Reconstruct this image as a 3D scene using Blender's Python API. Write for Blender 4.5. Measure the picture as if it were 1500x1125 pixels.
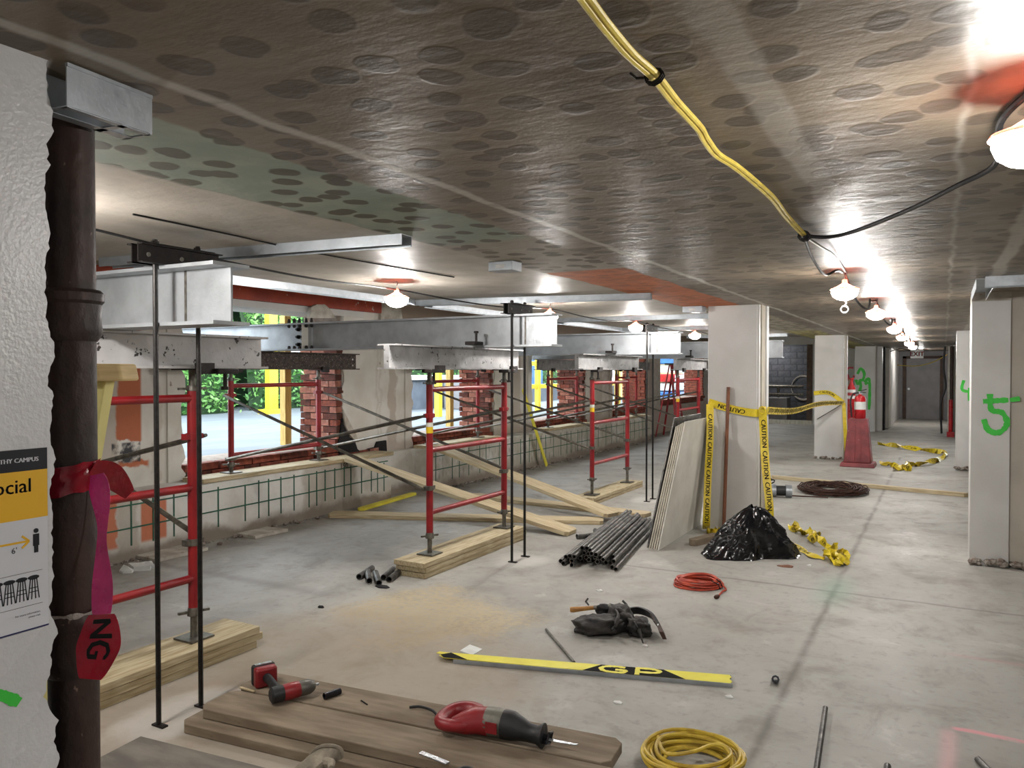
import bpy, math, random
from mathutils import Vector, Matrix, noise
R = math.radians
random.seed(7)
for o in list(bpy.data.objects): bpy.data.objects.remove(o)
SC = bpy.context.scene
COL = SC.collection

# ---------------------------------------------------------------- camera
F = 1140.0; EYE = 1.6
YAW = math.atan((1382-750)/F); PITCH = math.atan((562.5-543)/F)
FW = Vector((-math.sin(YAW)*math.cos(PITCH), math.cos(YAW)*math.cos(PITCH), -math.sin(PITCH)))
RT = Vector((math.cos(YAW), math.sin(YAW), 0)); UP = RT.cross(FW); CAM = Vector((0, 0, EYE))
cd = bpy.data.cameras.new('camera'); cam = bpy.data.objects.new('camera', cd); COL.objects.link(cam)
cd.sensor_width = 36; cd.lens = F/1500*36; cd.clip_start = .05; cd.clip_end = 300
cam.location = CAM; cam.rotation_euler = (math.pi/2-PITCH, 0, YAW)
SC.camera = cam
# ---------------------------------------------------------------- sky (overcast) and exposure
W = bpy.data.worlds.new('overcast_sky'); SC.world = W; W.use_nodes = True
W.node_tree.nodes['Background'].inputs[0].default_value = (.84, .93, 1, 1)
W.node_tree.nodes['Background'].inputs[1].default_value = 8.0
vs = SC.view_settings; vs.view_transform = 'Standard'; vs.look = 'None'; vs.gamma = 1; vs.exposure = 0; vs.use_curve_mapping = False
LAMP = 350.0

# photograph pixel -> direction -> point on a known plane
def ray(u, v): return (FW*F + RT*(u-750) - UP*(v-562.5)).normalized()
def Z(u, v, z=0.0):
    d = ray(u, v); return CAM + d*((z-EYE)/d.z)
def X(u, v, x):
    d = ray(u, v); return CAM + d*(x/d.x)
def Y(u, v, y):
    d = ray(u, v); return CAM + d*(y/d.y)
V = Vector

# ---------------------------------------------------------------- node helpers
class G:
    def __init__(s, name):
        s.m = bpy.data.materials.new(name); s.m.use_nodes = True; s.t = s.m.node_tree
        s.b = s.t.nodes['Principled BSDF']; s.pos = None
    def n(s, ty, **k):
        x = s.t.nodes.new(ty)
        for a, b in k.items(): setattr(x, a, b)
        return x
    def put(s, sock, val):
        if isinstance(val, S): s.t.links.new(val.o, sock)
        elif isinstance(val, (tuple, list)) and len(val) == 3 and sock.type == 'RGBA': sock.default_value = (*val, 1)
        else: sock.default_value = val
    def world(s):
        return S(s, s.n('ShaderNodeNewGeometry').outputs['Position'])
    def obj(s):
        return S(s, s.n('ShaderNodeTexCoord').outputs['Object'])
    def xyz(s, v):
        q = s.n('ShaderNodeSeparateXYZ'); s.put(q.inputs[0], v); return [S(s, q.outputs[i]) for i in range(3)]
    def scale(s, v, k):
        q = s.n('ShaderNodeVectorMath', operation='MULTIPLY'); s.put(q.inputs[0], v); q.inputs[1].default_value = k; return S(s, q.outputs[0])
    def add(s, v, w):
        q = s.n('ShaderNodeVectorMath', operation='ADD'); s.put(q.inputs[0], v); s.put(q.inputs[1], w); return S(s, q.outputs[0])
    def noise(s, v, sc, det=4, rough=.55, dist=0, col=False):
        q = s.n('ShaderNodeTexNoise'); s.put(q.inputs['Vector'], v)
        q.inputs['Scale'].default_value = sc; q.inputs['Detail'].default_value = det; q.inputs['Roughness'].default_value = rough; q.inputs['Distortion'].default_value = dist
        return S(s, q.outputs['Color' if col else 'Fac'])
    def vor(s, v, sc, feat='F1', rnd=1):
        q = s.n('ShaderNodeTexVoronoi', feature=feat, voronoi_dimensions='2D'); s.put(q.inputs['Vector'], v); q.inputs['Scale'].default_value = sc; q.inputs['Randomness'].default_value = rnd
        return S(s, q.outputs['Distance']), S(s, q.outputs['Color'])
    def math(s, op, a, b=0.0, c=0.0):
        q = s.n('ShaderNodeMath', operation=op)
        for i, x in enumerate((a, b, c)): s.put(q.inputs[i], x)
        return S(s, q.outputs[0])
    def step(s, v, a, b):        # smooth 0..1 between a and b (a > b reverses)
        q = s.n('ShaderNodeMapRange', interpolation_type='SMOOTHSTEP'); s.put(q.inputs[0], v)
        lo, hi, t0, t1 = (a, b, 0, 1) if a < b else (b, a, 1, 0)
        for i, x in zip((1, 2, 3, 4), (lo, hi, t0, t1)): q.inputs[i].default_value = x
        return S(s, q.outputs[0])
    def band(s, v, a, b, e=.01): return s.step(v, a-e, a+e)*s.step(v, b+e, b-e)
    def mix(s, f, a, b):
        q = s.n('ShaderNodeMix', data_type='RGBA'); s.put(q.inputs[0], f); s.put(q.inputs[6], a); s.put(q.inputs[7], b); return S(s, q.outputs[2])
    def bump(s, h, st, d=.01):
        q = s.n('ShaderNodeBump'); q.inputs['Strength'].default_value = st; q.inputs['Distance'].default_value = d; s.put(q.inputs['Height'], h)
        s.t.links.new(q.outputs[0], s.b.inputs['Normal'])
    def out(s, col, rough=.6, metal=0., spec=.5):
        s.put(s.b.inputs['Base Color'], col); s.put(s.b.inputs['Roughness'], rough); s.put(s.b.inputs['Metallic'], metal); s.b.inputs['Specular IOR Level'].default_value = spec
        return s.m
class S:
    def __init__(s, g, o): s.g = g; s.o = o
    def __mul__(s, b): return s.g.math('MULTIPLY', s, b)
    def __add__(s, b): return s.g.math('ADD', s, b)
    def __sub__(s, b): return s.g.math('SUBTRACT', s, b)
    def __rsub__(s, b): return s.g.math('SUBTRACT', b, s)
    def mx(s, b): return s.g.math('MAXIMUM', s, b)

def hexc(r, g, b):   # sRGB 0-255 -> linear
    f = lambda c: (c/255/12.92) if c/255 <= .04045 else ((c/255+.055)/1.055)**2.4
    return (f(r), f(g), f(b))
M = {}
def gen(name, c1, c2=None, rough=.6, metal=0., sc=8., stretch=(1, 1, 1), speck=None, speck_sc=40., speck_t=.62, bump=.15, bsc=None, det=5, spec=.5, world=False):
    g = G(name); p = g.world() if world else g.obj(); p = g.scale(p, stretch)
    c2 = c2 or tuple(x*.75 for x in c1)
    nz = g.noise(p, sc, det); col = g.mix(g.step(nz, .32, .68), c1, c2)
    if speck: col = g.mix(g.step(g.noise(p, speck_sc, 3, .6), speck_t, speck_t+.05), col, speck)
    rn = g.noise(p, sc*2.3, 3)
    ro = g.math('MULTIPLY_ADD', rn, .3, rough-.15)
    if bump: g.bump(g.noise(p, bsc or sc*4, 4), bump)
    M[name] = g.out(col, ro, metal, spec); return M[name]
def emit(name, col, st):
    g = G(name); g.b.inputs['Base Color'].default_value = (0, 0, 0, 1)
    g.b.inputs['Emission Color'].default_value = (*col, 1); g.b.inputs['Emission Strength'].default_value = st; M[name] = g.m

gen('white_paint', (.60, .59, .575), (.53, .52, .50), .45, sc=2.5, bump=.12, bsc=60)
gen('glossy_white_paint', (.62, .62, .63), (.55, .55, .56), .28, sc=3, bump=.2, bsc=95)
gen('beige_paint', (.47, .43, .37), (.40, .36, .31), .6, sc=3)
gen('plaster', (.55, .52, .46), (.36, .32, .27), .85, sc=7, speck=(.25, .16, .11), speck_sc=14, speck_t=.66, bump=.5)
gen('mortar', (.30, .25, .21), (.2, .15, .12), .9, sc=12, bump=.5)
gen('red_lintel_paint', hexc(168, 66, 40), hexc(140, 52, 34), .55, sc=4, speck=(.45, .36, .3), speck_sc=9, speck_t=.66)
gen('brick_red', hexc(140, 72, 54), hexc(104, 54, 42), .9, sc=14, speck=(.33, .24, .2), speck_sc=20, speck_t=.66, bump=.5)
gen('brick_pale', hexc(176, 116, 98), hexc(132, 84, 70), .9, sc=12, speck=(.42, .34, .3), speck_sc=18, speck_t=.64, bump=.5)
gen('brick_dark', hexc(104, 52, 40), hexc(70, 40, 32), .9, sc=14, bump=.5)
gen('cast_iron', hexc(62, 44, 38), hexc(40, 30, 28), .55, .2, sc=9, stretch=(1, 1, .7), speck=hexc(112, 92, 82), speck_sc=30, speck_t=.675, bump=.35, bsc=45)
gen('dust_lime', (.36, .32, .29), (.22, .19, .17), .9, sc=25, bump=.6)
gen('galvanised', (.42, .45, .48), (.34, .365, .39), .4, .75, sc=14, bump=.06, bsc=70)
gen('silver_paint', (.40, .42, .44), (.32, .335, .35), .38, .5, sc=7, speck=(.36, .37, .38), speck_sc=60, speck_t=.68, bump=.1, bsc=70)
gen('spattered_beam', (.50, .49, .49), (.40, .39, .39), .5, .1, sc=6, speck=(.02, .018, .016), speck_sc=22, speck_t=.615, bump=.3)
gen('worn_grey_beam', (.31, .305, .305), (.20, .195, .195), .5, .25, sc=6, speck=(.02, .018, .016), speck_sc=26, speck_t=.625, bump=.3)
gen('rusty_beam', hexc(74, 62, 56), hexc(40, 33, 30), .6, .3, sc=30, speck=hexc(120, 108, 100), speck_sc=60, speck_t=.58, bump=.4)
gen('black_steel', hexc(40, 34, 32), hexc(28, 24, 24), .5, .5, sc=20)
gen('dark_rod', hexc(30, 28, 28), hexc(44, 42, 40), .4, .6, sc=60)
gen('grey_steel', hexc(120, 116, 108), hexc(84, 80, 74), .45, .7, sc=25)
gen('brace_steel', hexc(128, 122, 112), hexc(92, 88, 80), .42, .65, sc=18)
gen('red_paint', hexc(150, 25, 31), hexc(120, 18, 25), .38, sc=5, speck=hexc(96, 46, 40), speck_sc=35, speck_t=.72, bump=.08)
gen('sticker_yellow', hexc(225, 190, 30), hexc(210, 170, 30), .5)
gen('sticker_white', hexc(225, 225, 215), hexc(205, 205, 195), .5)
gen('pine', hexc(198, 183, 150), hexc(170, 150, 116), .7, sc=5, stretch=(1, 12, 12), speck=hexc(120, 88, 52), speck_sc=7, speck_t=.7)
gen('pine_y', hexc(192, 179, 148), hexc(158, 140, 106), .7, sc=5, stretch=(12, 1, 12), speck=hexc(116, 86, 52), speck_sc=6, speck_t=.69)
gen('pine_yellow', hexc(206, 178, 104), hexc(176, 144, 74), .65, sc=5, stretch=(12, 12, 1))
gen('dusty_plank', hexc(136, 122, 104), hexc(108, 94, 78), .85, sc=3, stretch=(1, 5, 5), speck=hexc(80, 66, 52), speck_sc=9, speck_t=.69)
gen('dirty_board', hexc(120, 114, 105), hexc(90, 85, 80), .85, sc=3, stretch=(1, 3, 3))
gen('pipe_grey', hexc(116, 114, 110), hexc(64, 62, 62), .42, .6, sc=14, speck=hexc(44, 40, 40), speck_sc=50, speck_t=.62)
gen('pipe_bore', (.01, .01, .01), rough=.9)
gen('drywall_face', hexc(206, 203, 194), hexc(188, 184, 174), .85, sc=3)
gen('drywall_edge', hexc(190, 184, 170), hexc(168, 161, 147), .9, sc=6, stretch=(4, 4, 1))
gen('wood_pole', hexc(128, 78, 50), hexc(96, 58, 40), .6, sc=8, stretch=(6, 6, 1))
gen('tape_yellow', hexc(222, 198, 46), hexc(206, 180, 40), .28, sc=8, bump=.2)
gen('print_black', (.012, .012, .012), (.016, .016, .016), .85, bump=0, spec=.1)
gen('tape_red', hexc(150, 16, 36), hexc(112, 12, 28), .2, sc=9, bump=.5, bsc=14)
gen('tape_magenta', hexc(190, 40, 110), hexc(150, 24, 82), .25, sc=9, bump=.4, bsc=14)
gen('bag_black', hexc(20, 21, 24), hexc(13, 13, 15), .22, sc=9, bump=.5, bsc=11)
gen('cord_orange', hexc(196, 74, 46), hexc(160, 56, 38), .45, sc=14)
gen('cord_yellow', hexc(206, 178, 62), hexc(168, 140, 48), .45, sc=14)
gen('cord_pale_yellow', hexc(226, 204, 96), hexc(200, 176, 76), .45, sc=14)
gen('cord_black', hexc(28, 28, 30), hexc(18, 18, 20), .5)
gen('cord_white', hexc(205, 200, 190), hexc(180, 175, 165), .5)
gen('leather', hexc(50, 46, 42), hexc(30, 28, 27), .65, sc=12, bump=.4)
gen('leather_brown', hexc(74, 48, 38), hexc(50, 34, 30), .6, sc=12, bump=.4)
gen('belt_black', hexc(24, 24, 28), hexc(16, 16, 18), .5, sc=14)
gen('hammer_wood', hexc(186, 138, 66), hexc(140, 92, 44), .5, sc=6, stretch=(1, 8, 8))
gen('sign_yellow', hexc(232, 222, 74), hexc(220, 208, 64), .55, sc=6)
gen('tool_red', hexc(140, 28, 34), hexc(112, 22, 28), .42, sc=7, speck=hexc(70, 40, 40), speck_sc=40, speck_t=.7)
gen('tool_black', hexc(32, 33, 36), hexc(22, 23, 25), .5, sc=15)
gen('tool_grey', hexc(118, 116, 106), hexc(92, 90, 84), .45, .4, sc=12)
gen('bright_steel', hexc(200, 204, 208), hexc(160, 164, 168), .3, .8, sc=20)
gen('glove_grey', hexc(150, 140, 124), hexc(112, 104, 92), .9, sc=14, bump=.5)
gen('stand_maroon', hexc(140, 66, 68), hexc(112, 52, 56), .6, sc=6, speck=hexc(190, 170, 165), speck_sc=30, speck_t=.7)
gen('extinguisher_red', hexc(186, 22, 32), hexc(150, 16, 26), .3, sc=4)
gen('rust_wire', hexc(78, 46, 34), hexc(54, 34, 28), .7, .3, sc=30)
gen('paper', hexc(222, 224, 222), hexc(205, 206, 204), .8, sc=10)
gen('poster_white', hexc(206, 208, 214), hexc(198, 200, 206), .35, sc=3, bump=0)
gen('poster_yellow', hexc(226, 176, 44), hexc(218, 168, 42), .4, sc=3, bump=0)
gen('poster_black', hexc(30, 33, 40), hexc(24, 26, 32), .35, sc=3, bump=0)
gen('poster_navy', hexc(40, 40, 90), rough=.4, bump=0)
gen('spray_green', hexc(56, 190, 60), hexc(70, 200, 74), .6)
gen('spray_pink', hexc(236, 80, 100), hexc(226, 70, 96), .6)
gen('green_line', hexc(44, 96, 74), hexc(36, 76, 62), .7)
gen('door_grey', hexc(132, 130, 132), hexc(120, 118, 120), .5, sc=3)
gen('block_dark', hexc(88, 91, 98), hexc(68, 71, 78), .85, sc=6, bump=.4)
gen('void_dark', hexc(26, 26, 28), rough=.9)
gen('door_frame_brown', hexc(86, 66, 54), hexc(64, 50, 42), .7)
gen('exit_face', hexc(240, 235, 235), rough=.4, bump=0)
gen('exit_red', hexc(150, 30, 40), rough=.5, bump=0)
gen('lamp_wire', hexc(190, 190, 190), rough=.35, metal=.8)
gen('rubble', (.36, .33, .29), (.16, .12, .1), .95, sc=20, bump=.6)
gen('terrace', (.118, .138, .152), (.088, .107, .122), .8, sc=1.6, stretch=(1.2, .35, 1), world=True, bump=.1)
gen('leaf', hexc(124, 172, 92), hexc(66, 122, 54), .5, sc=2)
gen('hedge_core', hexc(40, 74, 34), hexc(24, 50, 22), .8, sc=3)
gen('yellow_steel', hexc(240, 214, 60), hexc(226, 196, 50), .45, sc=3)
gen('slate_box', hexc(96, 104, 116), hexc(78, 86, 98), .7, sc=2)
gen('blue_sheet', hexc(54, 112, 178), hexc(40, 92, 156), .5, sc=3)
gen('tan_panel', hexc(226, 196, 140), hexc(206, 176, 124), .8, sc=3)
gen('cream_wood', hexc(222, 196, 142), hexc(200, 170, 116), .65, sc=4, stretch=(1, 1, 10))
gen('cream_yellow', hexc(226, 216, 140), hexc(214, 204, 130), .55, sc=4)
gen('socket_dark', hexc(46, 46, 50), hexc(34, 34, 38), .35, .7, sc=10)
emit('lamp_glow', (1, .97, .925), LAMP)
def translucent_red():
    g = G('lamp_red'); t = g.t; d = g.n('ShaderNodeBsdfDiffuse'); r = g.n('ShaderNodeBsdfTranslucent'); m = g.n('ShaderNodeMixShader')
    d.inputs[0].default_value = (.8, .28, .2, 1); r.inputs[0].default_value = (.9, .2, .13, 1); m.inputs[0].default_value = .1
    t.links.new(d.outputs[0], m.inputs[1]); t.links.new(r.outputs[0], m.inputs[2]); t.links.new(m.outputs[0], t.nodes['Material Output'].inputs[0]); M['lamp_red'] = g.m
translucent_red()
def sticker_noise(): pass

# ---------------------------------------------------------------- floor, ceiling and wall materials
def floor_mat():
    g = G('concrete_floor'); p = g.world(); x, y, z = g.xyz(p)
    big = g.noise(p, .55, 6, .6); mid = g.noise(p, 2.3, 6, .65, .4); fine = g.noise(p, 16, 5, .6)
    col = g.mix(g.step(big, .35, .65), (.385, .375, .345), (.30, .288, .262))
    col = g.mix(g.step(mid, .48, .72)*.8, col, (.215, .20, .175))
    col = g.mix(g.step(g.noise(g.scale(p, (1, .45, 1)), 5.5, 6, .7, .8), .55, .72)*.38, col, (.19, .175, .155))
    col = g.mix(g.step(g.noise(p, 1.2, 5, .6, 1.2), .58, .70)*.45, col, (.27, .225, .175))
    col = g.mix(g.step(mid, .42, .28)*.6, col, (.48, .47, .44))
    col = g.mix(g.step(fine, .52, .74)*.5, col, (.215, .2, .18))
    col = g.mix(g.step(g.noise(p, 60, 2), .7, .76)*.6, col, (.14, .12, .1))
    w = g.noise(p, 3, 4)
    xw = x + (w-.5)*.05; yw = y + (w-.5)*.06
    # saw cuts / old joints
    col = g.mix(g.band(xw, -.70, -.665, .022)*g.band(y, -3, 16, .1)*g.step(mid, .30, .55)*.75, col, (.13, .12, .105))
    col = g.mix(g.band(yw, 6.02, 6.05, .015)*g.band(x, -2.6, 1.5, .2)*.6, col, (.13, .12, .105))
    col = g.mix(g.band(yw, 4.14, 4.24, .06)*g.band(x, -6.3, -3.9, .3)*.55, col, (.17, .155, .14))
    # green chalk smear on the joint crossing
    col = g.mix(g.band(xw, -.78, -.58, .09)*g.band(yw, 5.75, 6.45, .25)*.38, col, (.16, .32, .22))
    # saw dust, two patches
    d = g.noise(p, 1.7, 6, .62, .3)
    e1 = g.math('ADD', g.math('POWER', (x+2.95)*.95, 2), g.math('POWER', (y-4.15)*1.1, 2))
    dust = g.step(e1 + (d-.5)*1.7 + (g.noise(p, 34, 4, .7)-.5)*.9, .60, .08)*(g.step(g.noise(p, 24, 6, .75), .40, .58)*.6 + .4)
    col = g.mix(dust*.8, col, (.47, .375, .215))
    e2 = g.math('ADD', g.math('POWER', (x+2.8)*.75, 2), g.math('POWER', (y-3.35)*1.0, 2))
    col = g.mix(g.step(e2 + (d-.5)*1.2, .95, .2)*.55, col, (.30, .23, .155))
    e3 = g.math('ADD', g.math('POWER', (x+2.9)*.8, 2), g.math('POWER', (y-2.3)*1.2, 2))
    col = g.mix(g.step(e3 + (d-.5)*1.0, .7, .2)*.6, col, (.29, .225, .165))
    # white dust where the drilled rods enter the slab
    for (px, py) in ((-3.13, 5.75), (-3.1, 2.4), (-3.15, 9.2)):
        e = g.math('ADD', g.math('POWER', (x-px)*1.6, 2), g.math('POWER', (y-py)*1.1, 2))
        col = g.mix(g.step(e + (d-.5)*.4, .17, .03)*.55, col, (.56, .54, .5))
    # dark dirty strip along the base of the window wall
    col = g.mix(g.step(xw, -5.3, -5.95)*g.step(mid, .35, .6)*.6, col, (.17, .15, .13))
    # patch edge and pink layout paint at the right
    patch = g.step(xw, .045, .06)*g.step(yw, 3.97, 3.95)
    col = g.mix(patch*.35, col, (.24, .225, .2))
    col = g.mix(g.band(yw, 3.965, 4.0, .01)*g.step(x, .03, .07)*g.step(mid, .35, .5)*.8, col, (.75, .30, .33))
    col = g.mix(g.band(xw, .0, .06, .03)*g.step(y, 4.0, 3.9)*.45, col, (.70, .36, .37))
    col = g.mix(g.band(yw, 5.0, 5.04, .03)*g.step(x, -.05, .1)*.3, col, (.5, .22, .2))
    g.bump(fine*.5 + mid, .25, .02)
    return g.out(col, g.math('MULTIPLY_ADD', mid, .35, .42), 0, .4)
def ceil_mat():
    g = G('concrete_ceiling'); p = g.world(); x, y, z = g.xyz(p)
    big = g.noise(p, .9, 6, .6); mid = g.noise(p, 4, 5, .6); fine = g.noise(p, 22, 4)
    brown = g.mix(g.step(big, .3, .7), (.205, .163, .116), (.13, .10, .07))
    brown = g.mix(g.step(mid, .55, .8)*.5, brown, (.255, .215, .165))
    light = g.mix(g.step(mid, .3, .75), (.42, .385, .335), (.33, .30, .255))
    w = g.noise(p, 2.5, 5); xw = x + (w-.5)*.10; yw = y+(w-.5)*.35
    zoneB = g.band(xw, -2.28, -1.74, .012)
    zoneC = g.step(xw, -2.26, -2.30)
    far = g.step(x, -1.6, -1.7)*g.step(y, 8.2, 8.6)
    col = g.mix(zoneC, brown, light)
    green = g.mix(g.step(mid, .35, .7), (.215, .26, .22), (.29, .32, .265))
    beige = g.mix(mid, (.36, .33, .28), (.25, .22, .18))
    orange = g.mix(g.step(mid, .3, .7), (.52, .16, .06), (.40, .12, .05))
    strip = g.mix(g.step(yw, 3.2, 3.35), green, beige)
    strip = g.mix(g.step(y, 4.55, 4.62), strip, orange)
    strip = g.mix(g.step(y, 7.8, 8.0), strip, (.30, .27, .20))
    strip = g.mix(g.step(yw, 12.9, 13.3), strip, (.36, .32, .12))
    col = g.mix(zoneB, col, strip)
    # adhesive daubs left by old tiles
    pv = g.add(p, g.scale(g.noise(p, 5, 2, col=True), (.06, .06, 0)))
    dd, cc = g.vor(g.scale(pv, (1, 1, 0)), 5.6, rnd=.8); cr = g.xyz(cc)[0]
    dd2, cc2 = g.vor(g.scale(g.add(pv, (3.3, 1.7, 0)), (1, 1, 0)), 4.2, rnd=1); cr2 = g.xyz(cc2)[1]
    spot = (g.step(dd + (fine-.5)*.10, .30, .24)*g.step(cr, .06, .10)).mx(g.step(dd2 + (fine-.5)*.08, .21, .16)*g.step(cr2, .2, .25))
    spot = spot*g.step(g.noise(p, 1.1, 3), .25, .42)
    spot = spot*(1.0-zoneC)*(1.0-g.band(y, 4.5, 8.0, .05)*zoneB*.6)
    col = g.mix(spot*(big*.6 + .5), col, (.062, .046, .032))
    # trowelled joints running along the slab
    for a, b, s in ((-1.535, -1.495, 1.0), (-.98, -.955, .0), (-.42, -.33, .42), (.03, .045, .5), (.27, .34, .6)):
        if s: col = g.mix(g.band(xw, a, b, .012)*g.step(mid, .25, .45)*s, col, (.42, .39, .345))
    col = g.mix(g.band(yw, 1.3, 1.32, .01)*g.step(x, -.7, -.9)*.3, col, (.07, .06, .05))
    # orange rings around old fixings
    wv = g.noise(g.scale(p, (.35, 2.6, 1)), 2.6, 4, .6)
    st_ = g.noise(g.scale(p, (.5, 1.6, 1)), 16, 5, .65)
    g.bump(fine*.3 + mid*.5 + wv*.5 + st_*.22 + spot*.10, .24, .03)
    return g.out(col, g.math('MULTIPLY_ADD', mid, .3, .29) + zoneC*.10 + zoneB*.30, 0, .36)
def window_wall_mat():
    g = G('window_wall_plaster'); p = g.world(); x, y, z = g.xyz(p)
    n1 = g.noise(p, 2.2, 6, .6); n2 = g.noise(p, 9, 5)
    col = g.mix(g.step(n1, .3, .72), (.66, .64, .60), (.55, .52, .46))
    w = (g.noise(p, 5, 5)-.5)*.22; yw = y+w; zw = z+w
    bad = (.40, .345, .285)
    col = g.mix(g.step(y, 12, 15)*.5*g.step(n2, .3, .6), col, bad)
    for a, b, s in ((3.62, 3.70, .7), (3.92, 4.30, .8), (4.66, 4.72, .5), (7.86, 7.90, .35), (8.12, 8.28, .8), (7.93, 7.97, .35), (11.5, 11.75, .7), (14.9, 15.4, .8), (18.4, 18.7, .6)):
        col = g.mix(g.band(yw, a, b, .02)*s, col, bad)
    orange = (.42, .125, .055)
    col = g.mix(g.band(y + w*.6*g.step(y, 4.5, 4.3), 4.28, 4.53, .015)*g.step(zw, .98, 1.0), col, orange)
    col = g.mix(g.band(zw*1.0, .74, .80, .015)*g.band(y, 4.30, 4.6, .02), col, orange)
    col = g.mix(g.band(y, 4.24, 4.52, .006)*g.band(z, .78, .96, .01)*g.step(n2, .62, .45), col, (.04, .04, .045))
    # chipped base
    col = g.mix(g.step(z + (n1-.5)*.5, .72, .6)*g.step(y, 7.5, 8.3), col, (.48, .42, .36))
    col = g.mix(g.step(n2, .70, .74)*.8, col, (.22, .15, .11))
    # unfinished brown masonry above the window heads
    col = g.mix(g.step(zw, 2.12, 2.2)*g.step(y, 7.9, 8.05), col, (.25, .19, .145))
    g.bump(n1+n2*.6, .35, .02)
    return g.out(col, .75)
def knee_mat():
    g = G('knee_wall_plaster'); p = g.world(); x, y, z = g.xyz(p)
    n1 = g.noise(p, 2.6, 6, .6); n2 = g.noise(p, 11, 5); w = (g.noise(p, 6, 5)-.5)*.16; yw = y+w
    col = g.mix(g.step(n1, .35, .7), (.66, .65, .62), (.54, .51, .46))
    bad = g.mix(n2, (.44, .39, .32), (.30, .25, .2))
    col = g.mix(g.band(yw, 6.2, 7.05, .05)*.7, col, bad)
    col = g.mix(g.step(yw, 8.2, 8.6)*g.step(n1, .3, .55)*.85, col, (.42, .39, .32))
    col = g.mix(g.step(y, 8.2, 8.6)*g.step(g.noise(g.scale(p, (1, 9, 1.5)), 2.5, 4), .56, .66)*.6, col, (.16, .15, .12))
    col = g.mix(g.band(yw, 3.7, 3.85, .02)*.7, col, bad)
    orange = (.50, .17, .09)
    col = g.mix(g.band(yw, 3.93, 4.06, .012)*g.step(z, .10, .14), col, orange)
    col = g.mix(g.band(y, 4.27, 4.52, .012)*g.band(z, .13, .47, .02), col, orange)
    col = g.mix(g.band(yw, 4.06, 4.24, .02)*.7, col, bad)
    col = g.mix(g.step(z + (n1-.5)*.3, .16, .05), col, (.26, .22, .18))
    col = g.mix(g.step(n2, .72, .76)*.8, col, (.3, .12, .07))
    g.bump(n1+n2*.6, .4, .02)
    return g.out(col, .8)
M['floor'] = floor_mat(); M['ceiling'] = ceil_mat(); M['window_wall'] = window_wall_mat(); M['knee'] = knee_mat()

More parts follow.
